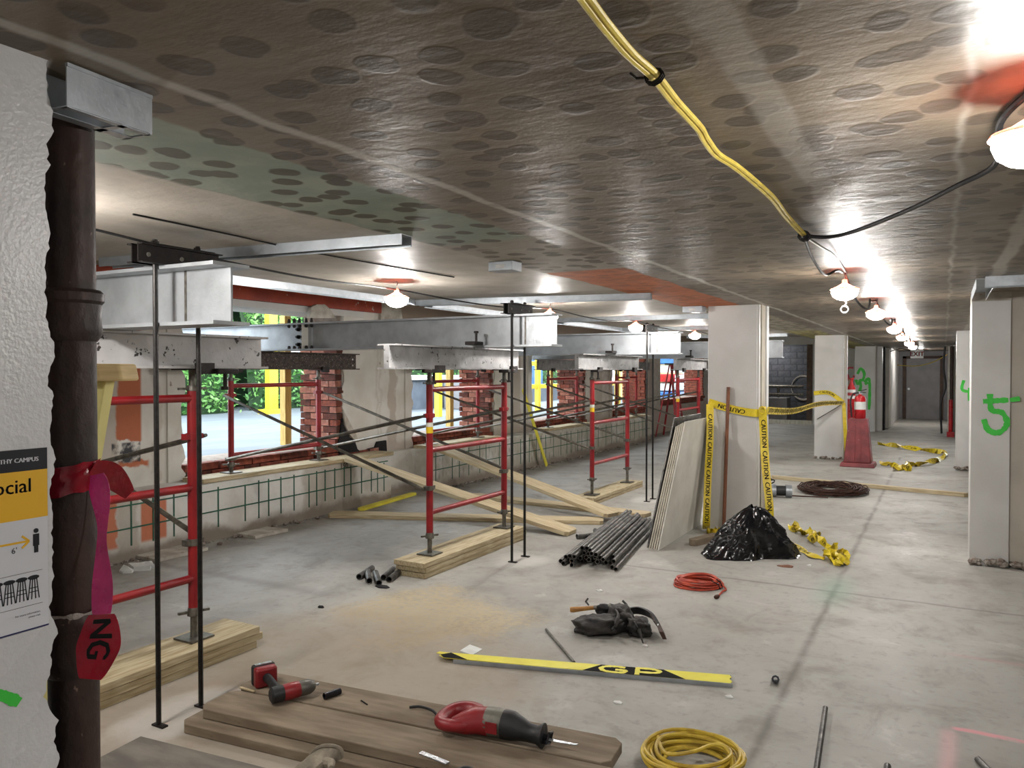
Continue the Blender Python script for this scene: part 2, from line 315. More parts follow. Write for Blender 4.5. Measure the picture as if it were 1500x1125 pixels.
# ---------------------------------------------------------------- mesh helpers
class MB:
    def __init__(s): s.v = []; s.f = []
    def add(s, vs, fs):
        k = len(s.v); s.v += [tuple(q) for q in vs]; s.f += [tuple(k+i for i in f) for f in fs]; return s
    def box(s, a, b):
        (x0, y0, z0), (x1, y1, z1) = a, b
        return s.add([(x0, y0, z0), (x1, y0, z0), (x1, y1, z0), (x0, y1, z0), (x0, y0, z1), (x1, y0, z1), (x1, y1, z1), (x0, y1, z1)],
                     [(3, 2, 1, 0), (4, 5, 6, 7), (0, 1, 5, 4), (1, 2, 6, 5), (2, 3, 7, 6), (3, 0, 4, 7)])
    def cbox(s, c, d): return s.box([c[i]-d[i]/2 for i in range(3)], [c[i]+d[i]/2 for i in range(3)])
    def bar(s, p, q, w, h, up=(0, 0, 1), off=0.0):   # box from p to q: w across, h along up, off shifts along up
        p, q = V(p), V(q); t = (q-p).normalized(); a = t.cross(V(up)); a = a.normalized() if a.length > 1e-6 else t.orthogonal().normalized(); n = a.cross(t)
        vs = [e + a*(i*w/2) + n*(j*h/2+off) for e in (p, q) for i, j in ((-1, -1), (1, -1), (1, 1), (-1, 1))]
        return s.add(vs, [(0, 1, 2, 3), (7, 6, 5, 4), (1, 0, 4, 5), (2, 1, 5, 6), (3, 2, 6, 7), (0, 3, 7, 4)])
    def ring(s, c, a, b, r, n): return [V(c)+a*(r*math.cos(2*math.pi*i/n))+b*(r*math.sin(2*math.pi*i/n)) for i in range(n)]
    def tube(s, p, q, r, n=12, r2=None): return s.path([p, q], r, n, rs=[r, r if r2 is None else r2])
    def path(s, pts, r, n=8, rs=None, closed=False, flat=1.0):
        pts = [V(p) for p in pts]; m = len(pts); vs = []; a = None
        for i, p in enumerate(pts):
            t = (pts[(i+1) % m]-pts[i-1]) if (closed or 0 < i < m-1) else (pts[1]-pts[0] if i == 0 else pts[-1]-pts[-2])
            t = t.normalized()
            if a is None: a = t.orthogonal().normalized()
            a = (a - t*a.dot(t)); a = a.normalized() if a.length > 1e-6 else t.orthogonal().normalized()
            b = t.cross(a); vs += s.ring(p, a, b*flat, rs[i] if rs else r, n)
        fs = []
        for i in range(m if closed else m-1):
            for j in range(n):
                fs.append((i*n+j, i*n+(j+1) % n, ((i+1) % m)*n+(j+1) % n, ((i+1) % m)*n+j))
        if not closed: fs += [tuple(range(n))[::-1], tuple((m-1)*n+j for j in range(n))]
        return s.add(vs, fs)
    def hollow(s, p, q, r, ri, n=14):     # pipe with open bore
        p, q = V(p), V(q); t = (q-p).normalized(); a = t.orthogonal().normalized(); b = t.cross(a)
        A = s.ring(p, a, b, r, n)+s.ring(q, a, b, r, n)+s.ring(p, a, b, ri, n)+s.ring(q, a, b, ri, n); fs = []
        for j in range(n):
            k = (j+1) % n
            fs += [(j, k, n+k, n+j), (2*n+k, 2*n+j, 3*n+j, 3*n+k), (k, j, 2*n+j, 2*n+k), (n+j, n+k, 3*n+k, 3*n+j)]
        return s.add(A, fs)
    def lathe(s, prof, c=(0, 0, 0), n=16, axis=(0, 0, 1), sx=1, sy=1):
        t = V(axis).normalized(); a = V((1, 0, 0)) if abs(t.z) > .9 else t.orthogonal().normalized(); b = t.cross(a); vs = []; m = len(prof)
        for r, h in prof: vs += [V(c)+t*h+a*(sx*r*math.cos(2*math.pi*i/n))+b*(sy*r*math.sin(2*math.pi*i/n)) for i in range(n)]
        fs = [(i*n+j, i*n+(j+1) % n, (i+1)*n+(j+1) % n, (i+1)*n+j) for i in range(m-1) for j in range(n)]
        fs += [tuple(range(n))[::-1], tuple((m-1)*n+j for j in range(n))]
        return s.add(vs, fs)
    def prism(s, poly, f0, f1):     # 2-d outline swept between two mappings
        n = len(poly); return s.add([f0(*q) for q in poly]+[f1(*q) for q in poly], [tuple(range(n))[::-1], tuple(range(n, 2*n))]+[(i, (i+1) % n, n+(i+1) % n, n+i) for i in range(n)])
    def grid(s, fn, nu, nv, cu=False):
        vs = [fn(i/(nu if cu else nu-1), j/(nv-1)) for j in range(nv) for i in range(nu)]
        fs = [(j*nu+i, j*nu+(i+1) % nu, (j+1)*nu+(i+1) % nu, (j+1)*nu+i) for j in range(nv-1) for i in range(nu if cu else nu-1)]
        return s.add(vs, fs)
    def mesh(s, name, mat, off=(0, 0, 0), smooth=True):
        me = bpy.data.meshes.new(name); o = V(off); me.from_pydata([V(q)-o for q in s.v], [], s.f); me.materials.append(M[mat])
        import bmesh
        b = bmesh.new(); b.from_mesh(me); bmesh.ops.recalc_face_normals(b, faces=b.faces); b.to_mesh(me); b.free()
        if smooth:
            for p in me.polygons: p.use_smooth = True
            me.set_sharp_from_angle(angle=R(38))
        me.update(); return me
    def build(s, name, mat, parent=None, bev=0, smooth=True, label=None):
        off = V((0, 0, 0)); q = parent
        while q is not None: off += q.location; q = q.parent
        o = bpy.data.objects.new(name, s.mesh(name, mat, off, smooth)); COL.objects.link(o); o.parent = parent
        if bev:
            m = o.modifiers.new('bevel', 'BEVEL'); m.width = bev; m.segments = 2; m.limit_method = 'ANGLE'
        if label: o['label'] = label
        return o
def tag(o, label, cat, group=None):
    o['label'] = label; o['category'] = cat
    if group: o['group'] = group
    return o
def thing(name, label, cat, loc=(0, 0, 0), group=None):
    o = bpy.data.objects.new(name, None); COL.objects.link(o); o.location = loc; o.empty_display_size = .1
    return tag(o, label, cat, group)
def solo(name, mb, mat, label, cat, group=None, bev=0, smooth=True):
    xs, ys, zs = zip(*mb.v); off = V(((min(xs)+max(xs))/2, (min(ys)+max(ys))/2, min(zs)))
    o = bpy.data.objects.new(name, mb.mesh(name, mat, off, smooth)); COL.objects.link(o); o.location = off
    if bev:
        m = o.modifiers.new('bevel', 'BEVEL'); m.width = bev; m.segments = 2; m.limit_method = 'ANGLE'
    return tag(o, label, cat, group)
def struct(name, mb, mat, parent=None, bev=0, smooth=True):
    o = mb.build(name, mat, parent, bev, smooth)
    if parent is None: o['kind'] = 'structure'
    return o
def copy_tree(o, parent=None):
    c = o.copy(); COL.objects.link(c); c.parent = parent
    for ch in list(o.children): copy_tree(ch, c)
    return c
def dup(root, loc, label=None, rotz=None, group=None):
    c = copy_tree(root); c.location = loc
    if rotz is not None: c.rotation_euler = (0, 0, rotz)
    if label: c['label'] = label
    if group: c['group'] = group
    return c
_txt = {}
def text2d(s):
    if s not in _txt:
        cu = bpy.data.curves.new('t', 'FONT'); cu.body = s; cu.align_x = 'CENTER'; cu.align_y = 'CENTER'; cu.size = 1; cu.resolution_u = 2
        ob = bpy.data.objects.new('t', cu); COL.objects.link(ob); dg = bpy.context.evaluated_depsgraph_get(); me = ob.evaluated_get(dg).to_mesh()
        _txt[s] = ([(v.co.x, v.co.y) for v in me.vertices], [tuple(p.vertices) for p in me.polygons])
        ob.evaluated_get(dg).to_mesh_clear(); bpy.data.objects.remove(ob); bpy.data.curves.remove(cu)
    return _txt[s]
def letter(mb, s, size, fn, bold=0):     # fn maps text plane (x, y) to space
    vs, fs = text2d(s)
    for k in ((0, 0),) if not bold else ((-bold, 0), (bold, 0), (0, -bold), (0, bold)):
        mb.add([fn(x*size+k[0], y*size+k[1]) for x, y in vs], fs)
    return mb
def stroke(mb, pts, w, fn, n=6):     # spray can line on a plane: fn(x, y)
    P = smooth_pts([V((a, b, 0)) for a, b in pts], n); L = []; Rr = []
    for i, p in enumerate(P):
        t = (P[min(i+1, len(P)-1)]-P[max(i-1, 0)]).normalized(); s = V((-t.y, t.x, 0))*(w/2*(.8+.4*random.random()))
        L.append(p+s); Rr.append(p-s)
    k = len(P); return mb.add([fn(q.x, q.y) for q in L+Rr], [(i, i+1, k+i+1, k+i) for i in range(k-1)])
def smooth_pts(P, n=6, closed=False):
    P = [V(p) for p in P]; out = []; m = len(P)
    for i in range(m if closed else m-1):
        g = (lambda k: P[k % m]) if closed else (lambda k: P[max(0, min(m-1, k))])
        a, b, c, d = g(i-1), g(i), g(i+1), g(i+2)
        for j in range(n):
            t = j/n; out.append(.5*((2*b)+(c-a)*t+(2*a-5*b+4*c-d)*t*t+(3*b-a-3*c+d)*t**3))
    if not closed: out.append(P[-1])
    return out
def ibeam(mb, p, q, h, w, tf=.014, tw=.01):    # I section, p -> q along the bottom flange underside
    p, q = V(p), V(q); z = V((0, 0, 1))
    mb.bar(p+z*tf/2, q+z*tf/2, w, tf); mb.bar(p+z*(h-tf/2), q+z*(h-tf/2), w, tf); mb.bar(p+z*(h/2), q+z*(h/2), tw, h-2*tf)
    return mb

CEIL = 2.24; HIGH = 2.62
# ================================================================ SETTING
struct('floor', MB().box((-6.95, -3, -.2), (3.2, 29.2, 0)), 'floor')
low = MB(); low.box((-4.28, -3, CEIL), (3.2, 14.2, HIGH+.1)); low.box((-2.3, 14.2, CEIL), (3.2, 29.2, HIGH+.1))
struct('ceiling', low, 'ceiling')
struct('ceiling_upper', MB().box((-6.95, -3, HIGH+.1), (3.2, 29.2, HIGH+.25)).box((-6.95, -3, HIGH), (-4.28, 29.2, HIGH+.1)).box((-4.28, 14.2, HIGH), (-2.3, 29.2, HIGH+.1)), 'plaster')
struct('wall_rear', MB().box((-6.95, -3.2, 0), (3.2, -3, HIGH)), 'white_paint')
struct('wall_right', MB().box((3.2, -3, 0), (3.4, 29.2, HIGH)), 'beige_paint')

# ---- window wall with ragged openings
XI, XO = -6.35, -6.92
WIN = [(4.95, 7.22, .70), (8.62, 10.82, .70), (12.15, 14.5, .70), (15.95, 18.2, .74), (19.3, 23.4, .85)]
HEAD = 2.26
wl = MB(); prev = -3.0
for a, b, s in WIN+[(24.5, 24.5, 0)]:
    wl.box((XO, prev, 0), (XI, a, HIGH))
    if b > a: wl.box((XO, a, 0), (XI, b, s-.17)); wl.box((XO, a, HEAD), (XI, b, HIGH))
    prev = b
wall_left = struct('wall_left', wl, 'window_wall')
# bricks: right jambs and the torn sills, each brick its own part
bm_full = {}
def brick_mesh(d, mat):
    key = (d, mat)
    if key not in bm_full: bm_full[key] = MB().cbox((0, 0, 0), d).mesh('brick', mat, smooth=False)
    return bm_full[key]
BR = ['brick_red', 'brick_red', 'brick_pale', 'brick_dark']
far_br = MB()
def brick(c, d, mat, joined):
    if joined: far_br.cbox(c, d); return
    o = bpy.data.objects.new('brick', brick_mesh(d, mat)); COL.objects.link(o); o.parent = wall_left; o.location = c
    o.rotation_euler = (random.uniform(-.02, .02), random.uniform(-.03, .03), random.uniform(-.02, .02))
for wi, (a, b, s) in enumerate(WIN):
    J = wi > 2
    rows = int((HEAD-s)/.078)
    for k in range(rows):                     # right jamb, seen through its thickness
        z = s+.04+k*.078; st = (k % 2)*.1; x = XI+random.uniform(-.02, .02)
        while x > XO+.03:
            l = min(.195 if not (st and x > XI-.05) else .095, x-XO)
            if l > .04: brick((x-l/2, b-.055+random.uniform(-.012, .010), z), (round(l, 2), .11, .068), random.choice(BR[2:] if (k+wi) % 3 else BR), J)
            x -= l+.012
    ks = 3 if wi < 3 else 2
    for k in range(ks):                       # torn sill: courses below the opening on the room side
        z = s-.04-k*.078; y = a+.02+(k % 2)*.1; 
        while y < b-.12:
            if not (k == 2 and random.random() < .25):
                brick((XI-.035+random.uniform(-.012, .018), y+.1, z), (.10, .195, .068), random.choice(BR[:2]+BR[3:]), J)
            y += .208
fb = far_br.build('brick_far', 'brick_red', wall_left); fb['kind'] = 'stuff'
# mortar backing behind the bricks of each jamb and sill
mb = MB()
for a, b, s in WIN:
    mb.box((XO+.01, b-.05, s-.17), (XI-.03, b-.001, HEAD)); mb.box((XO+.01, a, s-.18), (XI-.06, b, s-.008))
mb.build('mortar_bed', 'mortar', wall_left)
# torn plaster edge on the left of each opening (ragged strip) + brick edge
for wi, (a, b, s) in enumerate(WIN[:4]):
    for side in (0, 1):
        poly = []; n = 22; y0 = a-.16 if side == 0 else b+.12
        ed = [(y0, s-.17)] if side == 0 else [(y0, s-.17)]
        rag = [((a+random.uniform(-.03, .035)) if side == 0 else (b-.0+random.uniform(-.03, .03)), s-.17+(HEAD-s+.17)*i/n) for i in range(n+1)]
        poly = [(y0, s-.17)]+rag+[(y0, HEAD)]
        MB().prism(poly, lambda p, q: (XI, p, q), lambda p, q: (XI+.022, p, q)).build('plaster_edge', 'window_wall', wall_left, smooth=False)
    # plaster tongue under the sill, torn along its top
    n = 40; top = [(a-.1+(b-a+.2)*i/n, s-.20+.09*noise.noise(V((i*.35, wi*5, 0)))-(.09 if (wi == 0 and i > 24) else 0)+random.uniform(-.015, .015)) for i in range(n+1)]
    MB().prism([(a-.1, .5)]+top+[(b+.1, .5)], lambda p, q: (XI, p, q), lambda p, q: (XI+.025, p, q)).build('plaster_apron', 'window_wall', wall_left, smooth=False)
# steel lintel painted red over the first opening, with packing above
lt = MB().box((XI+.003, 3.3, 2.335), (XI+.05, 7.92, 2.50)); lt.build('lintel', 'red_lintel_paint', wall_left)
MB().box((XI+.003, 3.3, HEAD+.0), (XI+.03, 7.6, 2.33)).build('lintel_packing', 'white_paint', wall_left)
ch = MB(); pts = [(q.y, q.z) for q in (X(u, v, XI+.09) for u, v in ((453, 466), (455, 450), (463, 446), (475, 446), (482, 452), (491, 466)))]
ch.prism(pts, lambda p, q: (XI+.05, p, q), lambda p, q: (XI+.10, p, q)); ch.build('mortar_patch', 'plaster', wall_left)
MB().prism([(7.92, 2.2), (7.92, 2.52), (8.1, 2.54), (8.2, 2.45), (8.32, 2.5), (8.4, 2.2)], lambda p, q: (XI, p, q), lambda p, q: (XI+.04, p, q)).build('broken_plaster', 'plaster', wall_left)
# torn hole in the plaster at the foot of the first pier, with bared bricks
def torn(name, px, mat_, d0, d1):
    MB().prism([(q.y, q.z) for q in (X(u, v, XI+d1) for u, v in px)], lambda p, q: (XI+d0, p, q), lambda p, q: (XI+d1, p, q)).build(name, mat_, wall_left, smooth=False)
torn('torn_hole_shade', [(502, 612), (508, 622), (512, 640), (520, 646), (524, 658), (531, 663), (541, 657), (550, 655), (553, 647), (566, 645), (568, 676), (560, 700), (500, 700), (497, 650)], 'void_dark', .0, .027)  # flat dark plate paints the shade inside the hole
torn('torn_plaster', [(503, 600), (512, 618), (521, 634), (526, 648), (520, 645), (512, 636), (506, 622)], 'plaster', .027, .05)
for k in range(3):
    for j in range(5):
        q = X(488+j*15+(k % 2)*7, 690-k*9-j*3, XI+.03); brick((XI+.012, q.y, q.z), (.05, .17, .062), BR[(j+k) % 4], False)
# timber posts standing in the openings
for wi, (a, b, s) in enumerate(WIN[:4]):
    solo('timber_post', MB().box((XO-.09, b-.36-.02*wi, s), (XO+.0, b-.26-.02*wi, HEAD)), 'pine_yellow',
         ['pine post standing in the opening beside the hedge view and dark rusty beam', 'pine post standing in the opening between the grey roof box and brick jamb', 'pine post in the opening with yellow rails outside', 'pine post in the narrow far opening before the tan panel'][wi], 'post', bev=.004)

# ---- knee wall with ledge
XK = -6.0
knee = struct('wall_knee', MB().box((XI, -3, 0), (XK, 7.72, .55)), 'knee')
knee2 = struct('wall_knee_far', MB().box((XI, 8.5, 0), (XK+.06, 17.4, .55)), 'knee')
struct('wall_knee_recess', MB().box((XI, 7.72, 0), (XI+.14, 8.5, .55)), 'knee')
gl = MB()
yy = 3.2
while yy < 7.6:
    d = random.uniform(-.03, .03)
    if not (4.05 < yy < 4.2): gl.box((XK, yy+d, random.choice((.12, .12, .15))), (XK+.006, yy+d+.012, random.choice((.50, .50, .47))))
    yy += random.choice((.16, .2, .26, .3)) if yy < 5.4 else random.choice((.12, .14, .18))
for zz in (.475, .28): gl.bar((XK+.003, 3.2, zz-.015), (XK+.003, 7.65, zz+.01), .006, .012)
gl.build('grid_lines', 'green_line', knee)
g2 = MB(); yy = 8.6
while yy < 17.2:
    g2.box((XK+.06, yy, .1), (XK+.064, yy+.012, .5)); yy += random.choice((.18, .25, .3, .4))
for zz in (.45, .27): g2.bar((XK+.062, 8.55, zz), (XK+.062, 17.3, zz), .004, .012)
g2.build('faint_grid_lines', 'green_line', knee2)
wr = MB()
letter(wr, '150', .09, lambda p, q: (XK+.004, 6.85+p, .505+q)); letter(wr, 'II', .07, lambda p, q: (XK+.004, 7.5+p, .42+q))
wr.build('chalk_writing', 'print_black', knee)
rb = MB()
for i in range(420):
    y = random.uniform(3.2, 17.3); x = (XK if y < 7.72 else XK+.06) + .03 + abs(random.gauss(0, .06)); r = random.uniform(.008, .03)
    if 6.5 < y < 8.5: continue
    rb.lathe([(r*.6, -r*.2), (r, r*.3), (r*.5, r*.8)], (x, y, r*.2), 5, axis=(random.uniform(-.4, .4), random.uniform(-.4, .4), 1))
o = rb.build('rubble', 'rubble', None, smooth=False); o['kind'] = 'stuff'; o['label'] = 'broken plaster crumbs along the foot of the window wall'; o['category'] = 'rubble'

# ---- columns
def column(name, x0, x1, y0, y1, mat='white_paint', top=CEIL):
    c = struct(name, MB().box((x0, y0, 0), (x1, y1, top)), mat, bev=.004)
    return c
CW = (-2.05, -1.575)
col1 = column('column_1', *CW, 7.72, 8.06); col2 = column('column_2', *CW, 15.05, 15.4); col3 = column('column_3', *CW, 22.4, 22.75)
for c, y0, y1 in ((col1, 7.72, 8.06), (col2, 15.05, 15.4), (col3, 22.4, 22.75)):
    MB().box((CW[1], y0+.005, .0), (CW[1]+.02, y0+.06, CEIL)).build('corner_bead', 'white_paint', c, bev=.003)
    MB().box((CW[1], y0+.075, .0), (CW[1]+.03, y1-.1, CEIL)).build('drywall_strip', 'drywall_edge', c)
    MB().box((CW[1], y1-.09, .0), (CW[1]+.045, y1, CEIL)).build('corner_bead', 'white_paint', c, bev=.003)
colr1 = column('column_4', .2, .475, 7.45, 7.9, top=2.17)
colr2 = column('column_5', .18, .5, 14.4, 14.85)
wrp = struct('wall_partition', MB().box((.475, 7.47, .05), (3.2, 7.85, CEIL)), 'beige_paint')
struct('wall_partition_far', MB().box((.5, 14.45, .0), (3.2, 14.8, CEIL)), 'beige_paint')
MB().box((.2, 7.45, 2.17), (.475, 7.9, CEIL)).build('column_cap', 'plaster', colr1)
# stones and broken concrete at the foot of column 4 / 5
def rubble_strip(name, x0, x1, y, n, parent, r0=.012, r1=.04):
    m = MB()
    for i in range(n):
        r = random.uniform(r0, r1); c = (random.uniform(x0, x1), y-random.uniform(0, .03), r*.55+random.uniform(0, .03))
        m.lathe([(r*.5, -r*.55), (r, -r*.1), (r*.85, r*.4), (r*.3, r*.7)], c, 6, axis=(random.uniform(-.6, .6), random.uniform(-.6, .6), 1))
    o = m.build(name, 'rubble', parent, smooth=False); o['kind'] = 'stuff'
rubble_strip('broken_concrete', .2, .9, 7.45, 90, colr1)
rubble_strip('broken_concrete', .18, .5, 14.4, 30, colr2)
rubble_strip('broken_concrete', -2.05, -1.6, 15.05, 24, col2, .01, .03)
# spray paint
def sprays(parent, mat, y, strokes, w, name='spray_mark', x0=0, z0=0):
    m = MB()
    for i, s in enumerate(strokes): stroke(m, s, w, lambda p, q: (x0+p, y-.003-.0015*i, z0+q))
    m.build(name, mat, parent, smooth=False)
def spx(parent, mat, y, lists, w, name='spray_mark', lift=0):     # strokes given as photograph pixels, laid on plane Y = y
    sprays(parent, mat, y-lift, [[(q.x, q.z) for q in (Y(u, v, y) for u, v in s)] for s in lists], w, name)
spx(colr1, 'spray_green', 7.45, [[(1440, 588), (1458, 587), (1477, 586)]], .04, 'number_five')
spx(wrp, 'spray_green', 7.45, [[(1479.3, 586), (1494, 584)]], .035, 'number_five_bar')
spx(colr1, 'spray_green', 7.45, [[(1450, 577), (1452, 600), (1467, 604), (1475, 617), (1471, 628), (1460, 634), (1447, 629), (1441, 614)]], .042, 'number_five', .002)
spx(colr2, 'spray_green', 14.4, [[(1412, 557), (1409, 567), (1411, 572), (1421, 574)], [(1420, 568), (1420, 587)]], .045, 'number_four')
spx(col3, 'spray_green', 22.4, [[(1256, 548), (1261, 540), (1266, 547), (1264, 556), (1259, 558), (1261, 566), (1258, 576)], [(1254, 556), (1256, 562), (1262, 560)],
    [(1266, 560), (1273, 555), (1274, 575), (1273, 600)], [(1267, 563), (1272, 560)]], .07, 'scribble')
# short ties of column 2
# ---- far end
wb = MB(); YB = 24.5
ox0, ox1 = Y(1112, 600, YB).x, Y(1190, 600, YB).x
wb.box((-6.95, YB, 0), (ox0, YB+.2, HIGH)); wb.box((ox1, YB, 0), (-1.42, YB+.2, HIGH)); wb.box((ox0, YB, 2.38), (ox1, YB+.2, HIGH))
wback = struct('wall_back', wb, 'white_paint')
spx(wback, 'spray_pink', YB, [[(1250, 539), (1243, 539), (1240, 546), (1243, 552), (1240, 558), (1236, 556)], [(1235, 572), (1250, 571)], [(1250, 550), (1252, 553)]], .05)
MB().box((ox0, YB-.03, 0), (ox1, YB, .12)).build('threshold', 'drywall_edge', wback)
jb = MB().box((ox1-.16, YB-.02, .12), (ox1, YB+.15, 2.38)); jb.build('door_jamb', 'door_frame_brown', wback)
blk = struct('wall_block_room', MB().box((ox0-1, YB+2.0, 0), (ox1+1, YB+2.2, HIGH)).box((ox1+.8, YB+.2, 0), (ox1+1, YB+2, HIGH)).box((ox0-1.0, YB+.2, 0), (ox0-.8, YB+2, HIGH)), 'void_dark')
bkm = MB().cbox((0, 0, 0), (.385, .03, .19)).mesh('block', 'block_dark', smooth=False)
for r in range(13):
    for k in range(9):
        o = bpy.data.objects.new('block', bkm); COL.objects.link(o); o.parent = blk; o.location = (ox0-.6+k*.395+(r % 2)*.2, YB+1.985, .1+r*.2)
# ducting and panel inside the block room
q = thing('floor_tank', 'grey boiler stand with horizontal pipes in the dark block room', 'boiler', (ox0+.35, YB+1.3, 0))
MB().box((ox0+.05, YB+1.0, 0), (ox0+.65, YB+1.6, .75)).build('body', 'door_grey', q, bev=.02)
for zz in (.85, 1.1): MB().tube((ox0-.1, YB+1.2, zz), (ox0+1.1, YB+1.2, zz), .05).build('pipe', 'grey_steel', q)
MB().tube((ox0+.35, YB+1.2, .75), (ox0+.35, YB+1.2, 1.1), .04).build('riser', 'grey_steel', q)
cw = MB()
for i in range(3):
    cw.path([(ox1-.55+.36*math.cos(t*.2094), YB+1.95-.01*i, 1.05+(.36+.02*i)*math.sin(t*.2094)) for t in range(30)], .008, 5, closed=True)
solo('hanging_cable', cw, 'cord_white', 'pale cable hung in a ring on the dark block wall', 'cable')
# corridor
cl = MB().box((-1.6, 22.75, 0), (-1.42, 24.5, CEIL)).box((-1.42, 24.5, 0), (-1.3, 29, CEIL))
wcl = struct('wall_corridor_left', cl, 'white_paint')
MB().box((-1.42, 23.15, 0), (-1.38, 23.5, CEIL)).build('gap_shade_strip', 'void_dark', wcl)  # dark strip set on the wall as the painted shade of a gap
MB().box((-1.42, 23.6, .02), (-1.30, 24.45, CEIL-.05)).build('panel', 'drywall_face', wcl)
stroke_m = MB(); stroke(stroke_m, [(23.8, 1.6), (23.85, 1.3), (23.8, .9)], .06, lambda p, q: (-1.297, p, q)); stroke_m.build('spray_mark', 'spray_pink', wcl)
struct('wall_end', MB().box((-1.42, 29, 0), (.4, 29.2, CEIL)), 'door_grey')
wcr = struct('wall_corridor_right', MB().box((.22, 22.2, 0), (.42, 29, CEIL)), 'white_paint')
d1 = MB().box((-1.08, 28.95, 0), (-.1, 29, 2.0)); door = struct('door_1', d1, 'door_grey', bev=.006)
MB().box((-1.18, 28.93, 0), (-1.08, 29.0, 2.08)).box((-.1, 28.93, 0), (0, 29.0, 2.08)).box((-1.18, 28.93, 2.0), (0, 29.0, 2.08)).build('door_frame', 'door_frame_brown', door)
MB().lathe([(.03, 0), (.03, .05), (.04, .06), (.04, .09)], (-1.0, 28.95, 1.0), 10, (0, -1, 0)).build('door_handle', 'bright_steel', door)
t = thing('pipe_stack', 'dark wall pipes and white conduit at the corridor entrance', 'pipe', (.15, 22.0, 0))
MB().tube((.12, 22.05, 0), (.12, 22.05, 2.2), .03).build('conduit', 'cord_white', t)
MB().path(smooth_pts([(.03, 22.0, 2.2), (.0, 22, 1.7), (.05, 22, 1.2), (-.05, 21.95, .8), (-.03, 21.95, .05)]), .025, 6).build('hose', 'cord_black', t)
MB().tube((.18, 21.95, 0.0), (.18, 21.95, 2.2), .04).build('drain_pipe', 'cast_iron', t)
t = thing('red_standpipe', 'red pipe stub with valve at the foot of the corridor wall', 'pipe', (.16, 21.6, 0))
MB().tube((.16, 21.6, 0), (.16, 21.6, .9), .045).build('riser', 'extinguisher_red', t); MB().box((.08, 21.5, 0), (.24, 21.7, .12)).build('foot', 'extinguisher_red', t)

# ---- near pillar with broken corner, poster
XP = -1.62
JY = .955
rag = [(JY+.022*noise.noise(V((i*.06, 3, 0)))+.016*noise.noise(V((i*.17, 9, 0)))+.008*noise.noise(V((i*.43, 19, 0)))+.0025*random.uniform(-1, 1)-.008, CEIL*i/220) for i in range(221)]
pl = MB().prism([(-.4, 0)]+rag+[(-.4, CEIL)], lambda p, q: (XP-.07, p, q), lambda p, q: (XP, p, q))
pillar = struct('wall_pillar', pl, 'glossy_white_paint', smooth=False)
MB().box((-2.1, -.4, 0), (XP-.07, .86, CEIL)).build('core', 'void_dark', pillar)
mm = MB(); stroke(mm, [(q.y, q.z) for q in (X(u, v, XP) for u, v in ((-25, 1010), (-5, 1016), (12, 1022), (28, 1029)))], .022, lambda p, q: (XP+.0015, p, q)); mm.build('spray_mark', 'spray_green', pillar)
po = thing('poster', 'distancing poster with black header and yellow band taped on the white pillar', 'poster', (XP+.001, .8, X(35, 925, XP).z))
pz = {k: X(70, v, XP).z for k, v in dict(top=655, hd=686, yl=755, bot=915).items()}
py1 = X(69, 780, XP).y; py0 = py1-.30
px0 = XP+.0005
def pbox(name, y0, y1, z0, z1, mat, d): return MB().box((px0, y0, z0), (px0+d, y1, z1)).build(name, mat, po, smooth=False)
pbox('sheet', py0, py1, pz['bot'], pz['top'], 'poster_white', .002)
pbox('header', py0, py1, pz['hd'], pz['top'], 'poster_black', .0024)
pbox('band', py0, py1, pz['yl'], pz['hd'], 'poster_yellow', .0024)
pbox('footer_line', py0, py1, pz['bot'], pz['bot']+.003, 'poster_navy', .0024)
def ptext(s, size, yr, zc, mat, name, bold=0):    # right aligned at y = yr
    vs, fs = text2d(s); mxx = max(x for x, y in vs)
    m = MB()
    for k in ((0, 0),) if not bold else ((-bold, 0), (bold, 0)):
        m.add([(px0+.0028, yr+(x-mxx)*size+k[0], zc+y*size) for x, y in vs], fs)
    m.build(name, mat, po, smooth=False)
ptext('HEALTHY CAMPUS', .0125, py1-.018, (pz['top']+pz['hd'])/2, 'poster_white', 'header_text', .0006)
ptext('Social', .040, py1-.034, (pz['yl']+pz['hd'])/2+.018, 'poster_black', 'title_text', .0006)
ptext("6'", .017, py1-.062, pz['yl']-.06, 'poster_black', 'distance_text')
ptext('For more information,', .0055, py1-.017, pz['bot']+.034, 'poster_black', 'small_text')
ptext('please visit', .0055, py1-.017, pz['bot']+.027, 'poster_black', 'small_text')
zc = pz['yl']-.045
ar = MB().box((px0+.002, py1-.115, zc-.002), (px0+.003, py1-.042, zc+.002))
for s, e in ((-1, py1-.115), (1, py1-.038)):
    for w in (-1, 1): ar.bar((px0+.0026, e, zc), (px0+.0026, e-s*.014, zc+w*.012), .001, .004, up=(0, -w*.65, s*.75))
ar.build('arrow', 'poster_yellow', po, smooth=False)
pe = MB(); pe.box((px0+.002, py1-.030, zc-.012), (px0+.003, py1-.018, zc+.012)); pe.box((px0+.002, py1-.028, zc-.026), (px0+.003, py1-.0245, zc-.012)); pe.box((px0+.002, py1-.0235, zc-.026), (px0+.003, py1-.020, zc-.012))
pe.prism([(py1-.024+.005*math.cos(k*.785), zc+.0185+.005*math.sin(k*.785)) for k in range(8)], lambda p, q: (px0+.002, p, q), lambda p, q: (px0+.003, p, q))
pe.build('figure_icon', 'poster_black', po, smooth=False)
